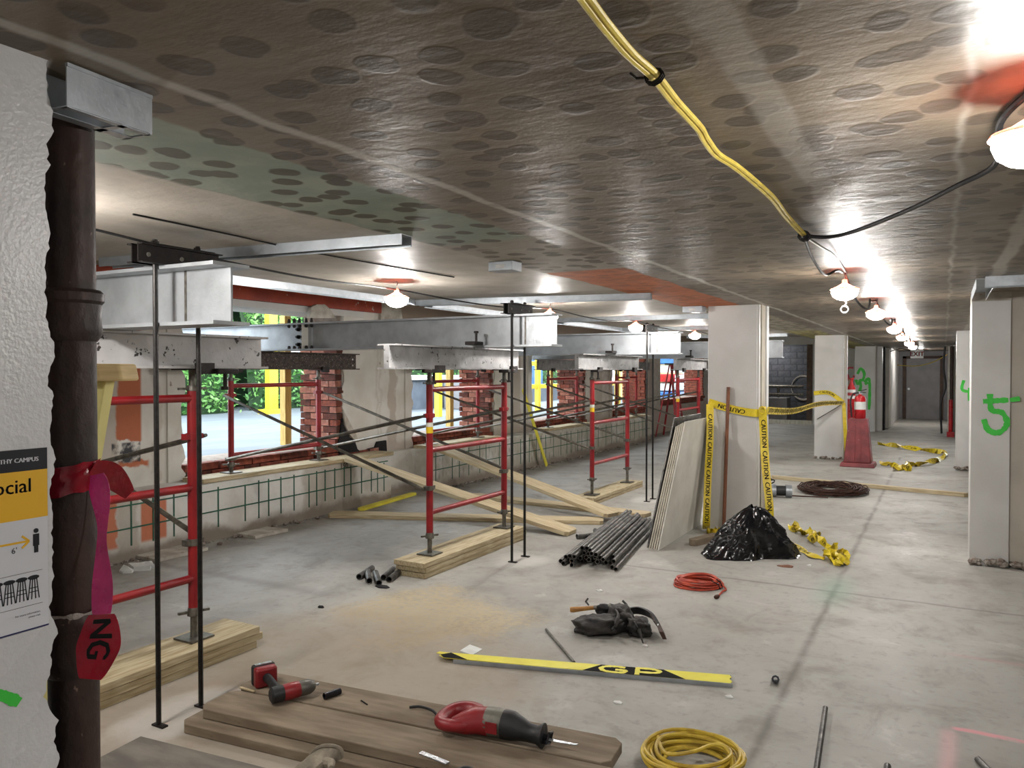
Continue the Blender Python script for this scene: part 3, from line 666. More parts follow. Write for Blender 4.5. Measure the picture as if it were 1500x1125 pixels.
for k in range(7):
    c = py1-.030-k*.0235; zb = pz['bot']+.062; m = MB()
    m.prism([(c+.0115*math.cos(a*.524), zb+.044+.0045*math.sin(a*.524)) for a in range(12)], lambda p, q: (px0+.002, p, q), lambda p, q: (px0+.003, p, q))
    for e0, e1 in ((-.006, -.011), (-.002, -.004), (.002, .004), (.006, .011)): m.bar((px0+.0025, c+e0, zb+.042), (px0+.0025, c+e1, zb), .001, .0016, up=(0, 1, 0))
    for hh, ww in ((.014, .009), (.022, .0075)): m.box((px0+.002, c-ww, zb+hh), (px0+.003, c+ww, zb+hh+.0015))
    m.build('stool_icon', 'poster_black', po, smooth=False)
for zz in (pz['bot']+.118, pz['bot']+.05): pbox('rule_line', py0, py1-.012, zz, zz+.0008, 'tool_grey', .0026)

# ---- cast iron stack
pc = CAM + ray(104, 543)*2.07; PX, PY = pc.x, pc.y; PR = .0535
def pz_at(v):
    d = ray(104, v); k = math.hypot(PX, PY)/math.hypot(d.x, d.y); return EYE+d.z*k
ps = thing('soil_stack', 'rusty brown cast iron soil pipe standing beside the white poster pillar', 'pipe', (PX, PY, 0))
MB().lathe([(PR, 0), (PR, pz_at(925))], (PX, PY, 0), 28).build('lower_pipe', 'cast_iron', ps)
MB().lathe([(PR, pz_at(905)), (PR, pz_at(492))], (PX, PY, 0), 28).build('middle_pipe', 'cast_iron', ps)
MB().lathe([(PR, pz_at(470)), (PR, 2.239)], (PX, PY, 0), 28).build('upper_pipe', 'cast_iron', ps)
for (v0, v1, lab) in ((425, 500, 'upper'), (893, 985, 'lower')):
    a, b = pz_at(v1), pz_at(v0); h = b-a
    MB().lathe([(PR+.002, a), (PR+.012, a+h*.14), (PR+.013, a+h*.26), (PR+.011, a+h*.34), (PR+.011, a+h*.72), (PR+.017, a+h*.78), (PR+.017, a+h*.93), (PR+.010, b), (PR+.002, b)], (PX, PY, 0), 30).build('hub', 'cast_iron', ps)
m = MB()
def du(i, j):
    a = i*2*math.pi; return V((PX+(PR+.012+.008*noise.noise(V((a*2, j*3, 1))))*math.cos(a), PY+(PR+.012+.008*noise.noise(V((a*2, j*3, 5))))*math.sin(a), pz_at(912)+j*(.035+.02*noise.noise(V((a*1.5, 0, 3))))))
m.grid(du, 30, 4, True); m.build('lime_deposit', 'dust_lime', ps)
# steel track offcut at the head of the pipe
a = Z(97, 92, 2.235); b = Z(222, 141, 2.235); dirv = (b-a).normalized(); nrm = V((-dirv.y, dirv.x, 0));  # into the wall (far side)
if nrm.dot(FW) < 0: nrm = -nrm
t = thing('stud_track', 'short galvanised stud track offcut fixed at the ceiling over the rusty pipe', 'track', a+V((0, 0, -.09)))
dn = V((0, 0, -1))
MB().bar(a+dn*.045, b+dn*.045, .003, .085).build('front_flange', 'galvanised', t)
MB().bar(a+dn*.003, b+dn*.003, .008, .008).build('top_lip', 'galvanised', t)
w0 = MB()
L = (b-a).length
for s0, s1 in ((0, .03), (.62, .70), (.97, 1.0)): w0.bar(a+dirv*L*s0+nrm*.045+dn*.088, a+dirv*L*s1+nrm*.045+dn*.088, .09, .003)
w0.bar(a+nrm*.01+dn*.088, b+nrm*.01+dn*.088, .016, .003); w0.bar(a+nrm*.075+dn*.088, b+nrm*.075+dn*.088, .03, .003); w0.build('slotted_web', 'galvanised', t)
MB().bar(a+nrm*.09+dn*.045, b+nrm*.09+dn*.045, .003, .085).build('rear_flange', 'galvanised', t)

# ================================================================ STEEL SHORING
NZ0, NZ1 = 1.80, 2.07            # needle beams
LZ0, LZ1 = 1.612, 1.80           # header beams
NB = [(2.385, -2.6), (5.775, -2.72), (9.2, -2.76), (12.6, -2.2)]
where = ['nearest the rusty pipe', 'with a bolted splice in front of the red lintel', 'behind the drywall sheets, third of the row', 'passing behind the white column with leaning drywall']
nl = ['silver needle beam with torn end flanges above the white spattered header beside the rusty pipe', 'long silver needle beam with a bolted splice below the red lintel', 'silver needle beam running past the orange ceiling strip over the third red frame', 'silver needle beam ending behind the white column with the leaning drywall']
for i, (yc, xe) in enumerate(NB):
    xe = Y((340, 816, 997, 1147)[i], 500, yc).x
    t = thing('needle_beam', nl[i], 'beam', (xe, yc, NZ0), 'silver needle beams through the windows')
    ibeam(MB(), (-9.6 if i == 1 else -9.2, yc, NZ0), (xe, yc, NZ0), NZ1-NZ0, .2, .016, .011).build('section', 'silver_paint', t)
    MB().box((xe-.30, yc-.0075, NZ0+.016), (xe-.285, yc-.0055, NZ1-.016)).build('shadow_line', 'grey_steel', t)  # thin darker strip on the web, painted in as a shadow line
    if i == 1:
        sx = -5.50
        MB().box((sx-.17, yc-.016, NZ0+.03), (sx+.05, yc-.005, NZ1-.03)).build('splice_plate', 'silver_paint', t)
        MB().box((sx-.003, yc-.1, NZ0), (sx+.003, yc-.003, NZ1)).build('splice_gap', 'drywall_face', t)
        for bx in (sx-.12, sx-.05):
            for k in range(3): MB().lathe([(.02, 0), (.02, .02), (.012, .022), (.012, .04)], (bx, yc-.016, NZ0+.06+k*.075), 6, (0, -1, 0)).build('bolt', 'black_steel', t)
        for bx in (sx-.2, sx-.13, sx-.06, sx+.03, sx+.1):
            MB().lathe([(.016, 0), (.016, .02), (.01, .045)], (bx, yc-.07, NZ1), 6).build('bolt', 'black_steel', t)
            MB().lathe([(.016, 0), (.016, .02), (.01, .03)], (bx, yc-.07, NZ0+.016), 6).build('bolt', 'black_steel', t)
            MB().lathe([(.016, 0), (.016, .02), (.01, .03)], (bx, yc-.07, NZ1-.016), 6, (0, 0, -1)).build('bolt', 'black_steel', t)
# header beams on the frames
HB = [(-3.6, .9, 3.35, 'spattered_beam', 'white painted header beam spattered black beside the rusty pipe'),
      (-3.6, 4.58, 6.58, 'worn_grey_beam', 'grey speckled header beam under the spliced needle beam'),
      (-3.74, 8.3, 10.35, 'worn_grey_beam', 'grey speckled header beam on the red frame standing by the yellow stick'),
      (-3.74, 12.1, 13.9, 'worn_grey_beam', 'grey speckled header beam on the red frame behind the drywall sheets'),
      (-6.14, 4.6, 7.2, 'rusty_beam', 'dark rusty header beam in the window opening beneath the splice'),
      (-6.14, 12.0, 14.4, 'worn_grey_beam', 'pale grey header beam in the third window opening'),
      (-6.14, 8.4, 10.4, 'worn_grey_beam', 'grey header beam in the second window opening, hidden by the inner frame'),
      (-6.14, 15.5, 17.8, 'worn_grey_beam', 'grey header beam in the fourth window opening')]
for x, y0, y1, mt, lab in HB:
    t = thing('header_beam', lab, 'beam', (x, (y0+y1)/2, LZ0), 'header beams on the shoring frames')
    ibeam(MB(), (x, y0, LZ0), (x, y1, LZ0), LZ1-LZ0-.001, .17, .012, .05).build('section', mt, t)
    if mt == 'rusty_beam':
        for zz in (.05, .12): MB().lathe([(.010, 0), (.010, .004)], (x+.025, y1-.06, LZ0+zz), 8, (1, 0, 0)).build('bolt_hole', 'paper', t)
# beam clamps (flange clamps with screw)
def clamp(loc, lab, flip=False):
    x, y, z = loc; t = thing('beam_clamp', lab, 'clamp', loc, 'flange clamps on the beams'); s = -1 if flip else 1
    MB().box((x-.05, y-.07, min(z, z+s*.03)), (x+.05, y+.07, max(z, z+s*.03))).build('jaw', 'black_steel', t, bev=.005)
    MB().tube((x+.02, y, z+s*.02), (x+.02, y, z+s*.10), .011).build('screw', 'black_steel', t)
    MB().lathe([(.022, 0), (.022, .018)], (x+.02, y, z+s*.10 if s > 0 else z-.118), 6).build('screw_head', 'black_steel', t)
for (x, y, nm) in ((-3.52, 5.62, 'spliced needle beam over the second inner frame'), (-3.66, 9.05, 'needle beam by the orange ceiling strip'), (-3.66, 12.45, 'needle beam behind the white column'), (-6.05, 5.62, 'rusty header beside the splice')):
    pass

# ---- shoring frames
def frame(x, y0, w, z0, z1, zb, rungs, label, jack_top=LZ0, locks=(.36, .94), sticker=True):
    t = thing('shoring_frame', label, 'scaffold frame', (x, y0+w/2, zb), 'red shoring frames')
    for k, yy in enumerate((y0, y0+w)):
        p = MB().tube((x, yy, z0), (x, yy, z1), .0285, 14).build('post', 'red_paint', t)
        # adjustable foot
        f = MB().tube((x, yy, zb), (x, yy, z0+.02), .019, 12).build('screw_jack', 'grey_steel', t)
        MB().box((x-.075, yy-.075, zb), (x+.075, yy+.075, zb+.009)).build('base_plate', 'grey_steel', f)
        nt = MB().lathe([(.036, 0), (.036, .02), (.03, .045)], (x, yy, z0-.045), 10); nt.bar((x-.02, yy-.085, z0-.02), (x+.02, yy+.085, z0-.03), .016, .014); nt.build('wing_nut', 'grey_steel', f)
        # adjustable head
        h = MB().tube((x, yy, z1-.02), (x, yy, jack_top-.006), .019, 12).build('head_jack', 'grey_steel', t)
        nt = MB().lathe([(.034, 0), (.034, .018), (.03, .03)], (x, yy, z1), 10); nt.bar((x+.015, yy-.10, z1+.012), (x-.015, yy+.10, z1+.012), .015, .012); nt.build('wing_nut', 'grey_steel', h)
        MB().box((x-.095, yy-.06, jack_top-.009), (x+.095, yy+.06, jack_top-.001)).build('head_plate', 'black_steel', h)
        MB().box((x+.086, yy-.05, jack_top-.03), (x+.12, yy+.05, jack_top+.03)).build('clip', 'black_steel', h)
        for zl in locks:
            g = MB().lathe([(.036, -.018), (.036, .018)], (x, yy, z0+zl), 12); g.box((x-.02, yy-.058, z0+zl-.016), (x+.02, yy-.03, z0+zl+.016)); g.box((x-.012, yy+.028, z0+zl-.014), (x+.012, yy+.062, z0+zl+.014)); g.build('brace_lock', 'grey_steel' if zl < .5 else 'red_paint', p)
        if sticker and k == 0:
            MB().lathe([(.0292, 0), (.0292, .05)], (x, yy, z0+.80), 14).build('sticker', 'sticker_yellow', p); MB().lathe([(.0292, 0), (.0292, .035)], (x, yy, z0+.851), 14).build('sticker', 'sticker_white', p)
    for rz in rungs: MB().tube((x, y0, rz), (x, y0+w, rz), .022, 12).build('rung', 'red_paint', t)
    return t
PW = .29; PT = .043
FR = [(-3.6, 1.67, 3*PT, 'red shoring frame standing on planks beside the rusty pipe'), (-3.6, 5.13, 3*PT, 'red shoring frame on a plank stack below the spliced needle beam'),
      (-3.74, 8.76, 2*PT, 'red shoring frame on a low plank stack near the yellow stick'), (-3.74, 12.25, 2*PT, 'red shoring frame behind the leaning drywall sheets')]
for x, y0, zb, lab in FR: frame(x, y0, 1.21, .30, 1.49, zb, (1.45, .96, .46), lab)
XA = -6.14; LEDGE = .55
AF = [(5.36, 'red low frame on the ledge before the first window with hedge view'), (8.78, 'red low frame on the ledge before the second window with roof box view'), (12.4, 'red low frame on the ledge before the third window with yellow rails outside'), (15.7, 'red low frame on the ledge before the far narrow window')]
for k, (y0, lab) in enumerate(AF): frame(XA, y0, 1.23, .70, 1.50, LEDGE+PT+.0, (1.45, .77), lab, locks=(.03, .66), sticker=False)
# planks under the ledge frames
for k, (y0, lab) in enumerate(AF):
    e0, e1 = ((4.9, 7.75), (8.55, 10.4), (12.1, 14.0), (15.3, 17.3))[k]
    solo('plank', MB().box((XA-.13, e0, LEDGE), (XA+.16, e1, LEDGE+PT)), 'pine_y', ['plank on the ledge of the green gridded knee wall', 'plank on the ledge beneath the second window', 'plank on the ledge beneath the third window', 'plank on the ledge beneath the far narrow window'][k], 'plank', 'ledge planks', bev=.004)
# ---- cross braces, each pair pinned at the middle
def brace(p0, p1, q0, q1, label):
    mid = (V(p0)+V(p1))/2; t = thing('cross_brace', label, 'brace', (mid.x, mid.y, min(p0[2], q0[2], p1[2], q1[2])), 'cross braces between the red frames')
    off = V((0, .014, 0))
    for (a, b, s) in ((p0, p1, 1), (q0, q1, -1)):
        a, b = V(a)+off*s, V(b)+off*s; d = (b-a).normalized()
        MB().path([a, a+d*.05, a+d*.09, b-d*.09, b-d*.05, b], .014, 8, rs=[.010, .012, .015, .015, .012, .010]).build('tube', 'brace_steel', t)
    MB().tube(mid+V((0, -.03, 0)), mid+V((0, .03, 0)), .007, 8).build('pivot_bolt', 'grey_steel', t)
bl = ['rusty pipe', 'splice', 'yellow stick', 'drywall']
for k, (x, y0, zb, lab) in enumerate(FR):
    ya = AF[k-1][0] if k else 1.95
    for j in (0, 1):
        o0 = -.075 if j == 0 else .075
        yb = y0+1.21*j+o0; yc = ya+1.23*j+o0
        brace((x, yb, 1.24), (XA, yc, .73), (x, yb, .66), (XA, yc, 1.36), 'crossed grey brace tubes fixed to the '+('stickered' if j == 0 else 'plain')+' post of the frame by the '+bl[k])
# ---- timber mats
def mat(x, y0, y1, n, lab, jit=.0):
    for i in range(n):
        dx, dy = random.uniform(-jit, jit), random.uniform(-jit*2, jit*2)
        solo('plank', MB().box((x-PW/2+dx, y0+dy, i*PT+.0005), (x+PW/2+dx, y1+dy, (i+1)*PT-.0035)), 'pine_y', lab+(', topmost of its stack' if i == n-1 else (', lowest of its stack' if i == 0 else ', middle of its stack')), 'plank', 'plank mats under the frames', bev=.003)
mat(-3.6, 1.15, 3.22, 3, 'pine plank under the red frame beside the rusty pipe', .013)
mat(-3.6, 4.86, 6.5, 3, 'pine plank under the red frame with the grey speckled header', .011)
mat(-3.76, 8.55, 10.25, 2, 'pine plank under the red frame near the yellow stick', .004)
mat(-3.76, 12.05, 13.7, 2, 'pine plank under the red frame behind the drywall sheets', .004)
# ---- hanger rods through the beams
for i, (x, y0, y1, nm) in enumerate(((-3.08, 2.272, 2.5, 'beside the rusty pipe'), (-3.14, 5.662, 5.888, 'by the splice'), (-3.16, 9.085, 9.315, 'by the drywall'))):
    for j, yy in enumerate((y0, y1)):
        t = thing('tie_rod', ('black threaded tie rod on the open side of the needle beam ', 'black threaded tie rod passing behind the needle beam ')[j]+nm, 'rod', (x, yy, 0), 'black tie rods')
        MB().tube((x, yy, .0), (x, yy, 2.185), .0115, 8).build('bar', 'dark_rod', t)
        MB().lathe([(.018, 0), (.018, .02)], (x, yy, 2.158), 6).build('nut', 'black_steel', t)
        MB().box((x-.03, yy-.015, 0), (x+.045, yy+.015, .008)).build('floor_plate', 'black_steel', t)
    t = thing('spreader_channel', 'dark steel spreader channel on the tie rods '+nm, 'bracket', (x, (y0+y1)/2, NZ1), 'spreader channels')
    for s in (-1, 1):
        c = MB(); xx = x+s*.018
        c.box((min(xx, xx+s*.006), y0-.10, NZ1+.001), (max(xx, xx+s*.006), y1+.10, NZ1+.086)); c.box((min(xx, xx+s*.035), y0-.10, NZ1+.001), (max(xx, xx+s*.035), y1+.10, NZ1+.007)); c.box((min(xx, xx+s*.035), y0-.10, NZ1+.08), (max(xx, xx+s*.035), y1+.10, NZ1+.086)); c.build('channel', 'black_steel', t)
    for yy in (y0-.05, y1+.03, y0+.12): MB().lathe([(.010, 0), (.010, .003)], (x+.0242, yy, NZ1+.04), 8, (1, 0, 0)).build('hole', 'tool_grey', t)
    MB().box((x-.06, y0-.05, NZ1+.0865), (x+.06, y1+.05, NZ1+.0885)).build('washer_plate', 'black_steel', t)

# flange clamps sitting on header top flanges beside each needle
for (x, y, nm) in ((-3.47, 5.60, 'on the header of the second red frame'), (-3.60, 9.02, 'on the header near the yellow stick'), (-3.60, 12.42, 'on the header behind the drywall sheets')):
    clamp((x, y, NZ0+.016), 'small screw clamp '+nm+' gripping the needle beam')
for (x, y, nm) in ((-3.5, 5.02, 'splice header by the stickered post'), (-3.5, 6.22, 'splice header by the plain post'), (-3.64, 8.66, 'header near the yellow stick'), (-3.5, 3.0, 'white spattered header')):
    clamp((x, y, LZ0), 'screw clamp hanging below the '+nm, True)

# ================================================================ OUTSIDE
struct('ground_terrace', MB().box((-60, -20, .45), (-6.92, 60, .62)), 'terrace')
TZ = .62
# hedge: one shrub per length
def hedge(x, y0, y1, h, n, label):
    t = thing('hedge_shrub', label, 'hedge', (x, (y0+y1)/2, TZ), 'hedge shrubs beyond the terrace')
    core = MB()
    def fn(u, v):
        a = v*math.pi; yy = y0+.35+(y1-y0-.7)*u; rr = 1+.18*noise.noise(V((yy*.8, a*2, x)))
        return V((x-.9+.9*math.cos(a)*rr, yy, TZ+h*math.sin(a)*rr*.95))
    core.grid(fn, 18, 12); core.build('core', 'hedge_core', t)
    lv = MB()
    for i in range(n):
        u, v = random.random(), random.uniform(.0, .62); c = fn(u, v)+V((random.gauss(.06, .1), random.gauss(0, .1), random.gauss(0, .1)))
        if c.z < TZ+.03: c.z = TZ+.03+random.random()*.3
        a = V((random.gauss(0, 1), random.gauss(0, 1), random.gauss(0, .7))).normalized(); b = a.cross(V((random.gauss(0, 1), random.gauss(0, 1), random.gauss(0, 1)))).normalized(); s = random.uniform(.045, .09)
        lv.add([c-a*s, c+b*s*.45, c+a*s, c-b*s*.45], [(0, 1, 2, 3)])
    o = lv.build('foliage', 'leaf', t, smooth=False); o['kind'] = 'stuff'
hl = ['leafy green hedge shrub seen through the first window behind the yellow post', 'leafy green hedge shrub right of the yellow post through the first window', 'leafy hedge shrub seen through the second window above the roof box', 'leafy hedge shrub seen through the third window behind yellow rails']
for (x, y0, y1, h, n, k) in ((-14.6, 8.5, 13.2, 3.6, 9000, 0), (-14.9, 13.2, 18.5, 3.9, 8000, 1), (-15.2, 18.5, 25.5, 4.2, 7000, 2), (-15.2, 25.5, 36, 4.4, 6000, 3)): hedge(x, y0, y1, h, n, hl[k])
# yellow guard post and rails
p = X(398, 594, -13.4)
t = thing('guard_post', 'yellow painted steel guard post on the terrace in front of the hedge', 'post', (p.x, p.y, TZ))
MB().box((p.x-.07, p.y-.13, TZ), (p.x+.07, p.y+.13, TZ+2.6)).build('column', 'yellow_steel', t); MB().box((p.x-.16, p.y-.26, TZ), (p.x+.16, p.y+.26, TZ+.10)).build('base', 'yellow_steel', t)
MB().box((p.x-.05, p.y-2.6, TZ+1.35), (p.x+.05, p.y-.13, TZ+1.47)).build('rail', 'yellow_steel', t)
def rail(x, y0, y1, n, label, h=2.0):
    t = thing('safety_rail', label, 'railing', (x, (y0+y1)/2, TZ))
    for i in range(n):
        yy = y0+(y1-y0)*i/(n-1); MB().box((x-.05, yy-.06, TZ), (x+.05, yy+.06, TZ+h)).build('post', 'yellow_steel', t)
    for zz in (.55, 1.1, h-.1): MB().box((x-.03, y0, TZ+zz), (x+.03, y1, TZ+zz+.1)).build('rail', 'yellow_steel', t)
rail(-8.6, 15.4, 19.6, 4, 'yellow safety rail outside the third window', 1.7)
rail(-8.4, 20.2, 24.5, 4, 'yellow safety rail outside the fourth window', 1.7)
a = X(642, 560, -9.4)
solo('guard_post', MB().box((-9.46, a.y-.06, TZ), (-9.34, a.y+.06, TZ+2.4)), 'yellow_steel', 'slim yellow post outside the second window by the pine post', 'post')
# roof boxes seen through window two and three
t = thing('roof_curb', 'low slate grey roof box with white coping outside the second window', 'roof box', (-12.4, 17.0, TZ))
MB().box((-13.2, 14.4, TZ), (-11.6, 19.6, TZ+.75)).build('body', 'slate_box', t); MB().box((-13.3, 14.3, TZ+.75), (-11.5, 19.7, TZ+.85)).build('coping', 'paper', t)
solo('roof_unit', MB().box((-11.2, 16.6, TZ), (-10.4, 19.0, TZ+.72)), 'door_grey', 'grey metal box on the terrace outside the second window', 'box', bev=.02)
solo('parapet', MB().box((-11.6, 21.5, TZ), (-11.3, 40, TZ+.55)), 'slate_box', 'slate grey parapet beyond the yellow rails', 'parapet')
solo('blue_door', MB().box((-12.9, 23.0, TZ), (-12.7, 25.2, TZ+2.4)), 'blue_sheet', 'blue panel behind the yellow rails outside the third window', 'panel')
solo('tan_hoarding', MB().box((-9.6, 24.8, TZ), (-9.4, 31.5, TZ+2.9)), 'tan_panel', 'tan hoarding outside the far windows', 'panel')
for i in range(5):
    solo('stacked_pallet', MB().box((-8.8, 25.2+(i % 2)*.1, TZ+i*.30), (-7.8, 28.8, TZ+i*.30+.27)), ('blue_sheet', 'paper', 'extinguisher_red', 'paper', 'blue_sheet')[i], ['blue bundle at the bottom of the stack outside the last window', 'white bundle above the lowest blue bundle outside the last window', 'red bundle in the middle of the stack outside the last window', 'white bundle below the top blue bundle outside the last window', 'blue bundle on top of the stack outside the last window'][i], 'bundle', bev=.03)

# ================================================================ CEILING SERVICES
def track(p, q, label, w=.09, h=.05):
    p, q = V(p), V(q); t = thing('ceiling_track', label, 'track', ((p.x+q.x)/2, (p.y+q.y)/2, CEIL-h), 'steel tracks fixed to the ceiling')
    z = V((0, 0, 1)); d = (q-p).normalized(); a = d.cross(z)
    MB().bar(p-z*.0015, q-z*.0015, w, .003).build('web', 'galvanised', t)
    for s in (-1, 1): MB().bar(p+a*(s*w/2)-z*(h/2), q+a*(s*w/2)-z*(h/2), .003, h).build('flange', 'galvanised', t)
C = CEIL
track((-4.2, 2.78, C), (-2.22, 2.98, C), 'steel ceiling track crossing above the first needle beam end')
track((-4.22, 3.0, C), (-4.22, 5.72, C), 'steel ceiling track along the slab edge above the red lintel')
track((-4.2, 5.80, C), (-2.12, 6.2, C), 'steel ceiling track crossing behind the second tie rod channel')
track((-4.22, 6.0, C), (-4.22, 8.5, C), 'steel ceiling track along the slab edge over the second window')
track((-4.2, 8.6, C), (-2.2, 8.75, C), 'steel ceiling track crossing before the white column')
track((-4.24, 8.9, C), (-4.24, 12.0, C), 'shiny steel ceiling track along the slab edge over the third window')
track((-4.2, 11.0, C), (-2.3, 11.2, C), 'steel ceiling track crossing beyond the white column')
track((.245, 6.25, C), (1.6, 6.25, C), 'steel ceiling track in front of the column marked 5', .1, .07)
track((.245, 6.32, C), (.245, 7.4, C), 'steel ceiling track running to the column marked 5', .1, .07)
track((-4.1, 14.0, C), (-2.35, 14.0, C), 'steel ceiling track at the edge by the dark block room')
def jbox(u, v, w, d, h, label):
    p = Z(u, v, C-h); t = thing('junction_box', label, 'junction box', (p.x, p.y, C-h))
    MB().box((p.x-w/2, p.y-d/2, C-h), (p.x+w/2, p.y+d/2, C)).build('body', 'galvanised', t, bev=.003)
    MB().box((p.x-.03, p.y-d/2-.002, C-h*.75), (p.x+.03, p.y-d/2, C-h*.35)).build('paper_label', 'paper', t)
jbox(740, 398, .16, .12, .055, 'small grey junction box on the ceiling left of the orange strip')
jbox(1017, 458, .2, .15, .06, 'grey junction box on the ceiling before the white column')
# lamps
lamp = thing('string_lamp', 'round work lamp with red cap', 'lamp', (0, 0, 0), 'string work lamps')
MB().path(smooth_pts([(0, 0, 0), (.012, 0, -.015), (0, 0, -.035), (0, 0, -.065)]), .004, 6).build('hook', 'lamp_wire', lamp)
MB().lathe([(.015, -.055), (.018, -.08), (.05, -.100), (.084, -.112), (.088, -.120)], (0, 0, 0), 24).build('cap', 'lamp_red', lamp)
MB().lathe([(.070, -.1185), (.079, -.124), (.081, -.138), (.072, -.160), (.048, -.178), (.02, -.187), (.004, -.188)], (0, 0, 0), 20).build('globe', 'lamp_glow', lamp)
LA = [(-.56, 5.42, 'work lamp hanging before the orange strip with a cable clip below', ), (-.53, 7.65, 'work lamp next along the corridor after the clip lamp'), (-.53, 10.6, 'third corridor work lamp from the yellow cord knot'), (-.55, 13.2, 'fourth corridor work lamp from the yellow cord knot'), (-.56, 16.2, 'fifth corridor work lamp from the yellow cord knot'), (-.58, 18.7, 'work lamp just before the exit sign'),
      (.17, 2.08, 'large bright work lamp at the end of the black cable'), (-2.98, 1.62, 'work lamp glowing behind the rusty pipe'), (-3.42, 4.47, 'work lamp with red glow above the spliced needle beam'), (-3.23, 6.55, 'work lamp over the end of the spliced needle beam'), (-3.16, 8.69, 'work lamp beside the third spreader channel'), (-3.14, 11.1, 'work lamp before the white column with drywall'), (-3.1, 13.5, 'work lamp at the opening of the dark block room'),
      (-4.9, 25.6, 'added fill lamp inside the dark block room'), (-.62, 26.0, 'added fill lamp in the corridor hidden behind the exit sign'), (-2.95, -.5, 'unseen fill lamp added behind the poster pillar'), (.2, -1.2, 'unseen fill lamp added behind the viewer')]  # these lamps are unseen extras, added to brighten dark areas
for i, (x, y, lab) in enumerate(LA):
    if i == 0: lamp.location = (x, y, C); lamp['label'] = lab
    else: dup(lamp, (x, y, HIGH if y == 25.6 else C), lab)
MB().path(smooth_pts([(-.56, 5.42, C-.188), (-.55, 5.42, C-.205), (-.56, 5.42, C-.225)]), .005, 6).build('guard_stem', 'lamp_wire', lamp)
MB().path([(-.56+.022*math.cos(k*.524), 5.42, C-.248+.022*math.sin(k*.524)) for k in range(12)], .005, 6, closed=True).build('guard_ring', 'lamp_wire', lamp)
# cables
def cable(name, pts, r, mat_, label, n=8): return solo(name, MB().path(smooth_pts(pts, n), r, 8), mat_, label, 'cable')
t = thing('extension_cord', 'yellow cord strung across the spotted ceiling', 'cord', (-.54, 2.2, C-.05))
yc = [Z(u, v, C-.035) for u, v in ((835, -25), (855, 3), (885, 42), (920, 82), (955, 113), (985, 150), (1020, 188), (1030, 205), (1047, 227), (1072, 243), (1100, 265), (1130, 292), (1150, 318), (1176, 345))]
MB().path(smooth_pts(yc, 6), .0068, 8).build('cord_run', 'cord_pale_yellow', t); MB().path(smooth_pts([q+V((.011, .004, .003)) for q in yc], 6), .0068, 8).build('cord_run', 'cord_pale_yellow', t)
kt = MB(); k0 = yc[4]
for s in range(3): kt.path([k0+V((.006+-.001+.0185*math.cos(a*.7854), .008*s-.008+.006*math.sin(a*.7), .0165*math.sin(a*.7854))) for a in range(8)], .0028, 5, closed=True)
kt.path([k0, k0+V((-.03, -.01, .0)), k0+V((-.05, .01, .02))], .003, 5); kt.build('wire_tie', 'dark_rod', t)
kp = Z(1178, 346, C-.04)
kn_ = MB()
for s in range(5): kn_.path([kp+V((.022*math.cos(a*.7854+s), .022*math.sin(a*.7854+s*2), .018*math.sin(a*.7854*1.0+s))) for a in range(8)], .006, 6, closed=True)
solo('cable_knot', kn_, 'cord_black', 'black knot joining yellow cord and black cable', 'cable')
cable('lamp_cable', [kp, Z(1230, 345, C-.05), Z(1320, 312, C-.06), Z(1400, 273, C-.055), Z(1458, 240, C-.04), V((.12, 2.3, C-.02)), V((.17, 2.1, C-.01))], .0085, 'cord_black', 'black cable from the knot to the large bright lamp')
cable('lamp_cable', [kp, Z(1190, 378, C-.07), Z(1208, 402, C-.10), Z(1226, 396, C-.06), V((-.56, 5.36, C-.02))], .007, 'cord_black', 'black cable loop from the knot down to the clip lamp')
cable('lamp_cable', [kp, Z(1205, 363, C-.03), Z(1222, 374, C-.02), V((-.55, 5.34, C-.015))], .006, 'cord_white', 'white cable from the knot to the clip lamp hook')
for i in range(5):
    a, b = V((*LA[i][:2], C-.015)), V((*LA[i+1][:2], C-.015)); m = (a+b)/2
    cable('lamp_cable', [a, a+V((.05, .25, -.16)), a+V((.09, .6, -.19)), m+V((.05, 0, -.08)), b+V((-.03, -.3, -.03)), b], .007, 'cord_black', 'cable drooping after '+['the clip lamp', 'the second corridor lamp', 'the third corridor lamp', 'the fourth corridor lamp', 'the fifth corridor lamp'][i])
seq = [V((-2.9, -1.0, C-.02))]+[V((*LA[i][:2], C-.015)) for i in (7, 8, 9, 10, 11, 12)]
P = [seq[0]]
for a, b in zip(seq[:-1], seq[1:]): P += [a*.65+b*.35-V((0, 0, .075)), a*.35+b*.65-V((0, 0, .08)), b-V((0, 0, .045))]
cable('lamp_cable', P, .006, 'cord_black', 'black lamp cable strung over the red frames below the plain ceiling', 6)
cable('ceiling_wire', [Z(195, 314, C-.004), Z(330, 342, C-.006), Z(470, 372, C-.005), Z(665, 406, C-.005)], .004, 'cord_black', 'thin dark wire lying along the plain ceiling')
# exit sign
t = thing('exit_sign', 'white EXIT sign with dark red letters hanging in the corridor', 'sign', (-.585, 22, 1.9))
MB().box((-.73, 21.97, 1.91), (-.44, 22.03, 2.12)).build('housing', 'exit_face', t, bev=.006); MB().box((-.62, 21.98, 2.12), (-.55, 22.02, CEIL)).build('stem', 'exit_face', t)
letter(MB(), 'EXIT', .155, lambda p, q: (-.585+p, 21.967, 2.015+q), .006).build('letters', 'exit_red', t, smooth=False)
cable('loose_wire', [(-1.38, 24.0, 2.1), (-1.0, 23.8, 2.2), (-.6, 23.7, 2.05)], .012, 'cord_black', 'dark wire looped at the corridor entrance left of the exit sign')
cable('loose_wire', [(-1.1, 23.5, 1.75), (-.6, 23.4, 1.73), (-.2, 23.3, 1.85), (.2, 23.2, 2.1)], .012, 'cord_pale_yellow', 'pale wire drooping across the corridor below the exit sign')

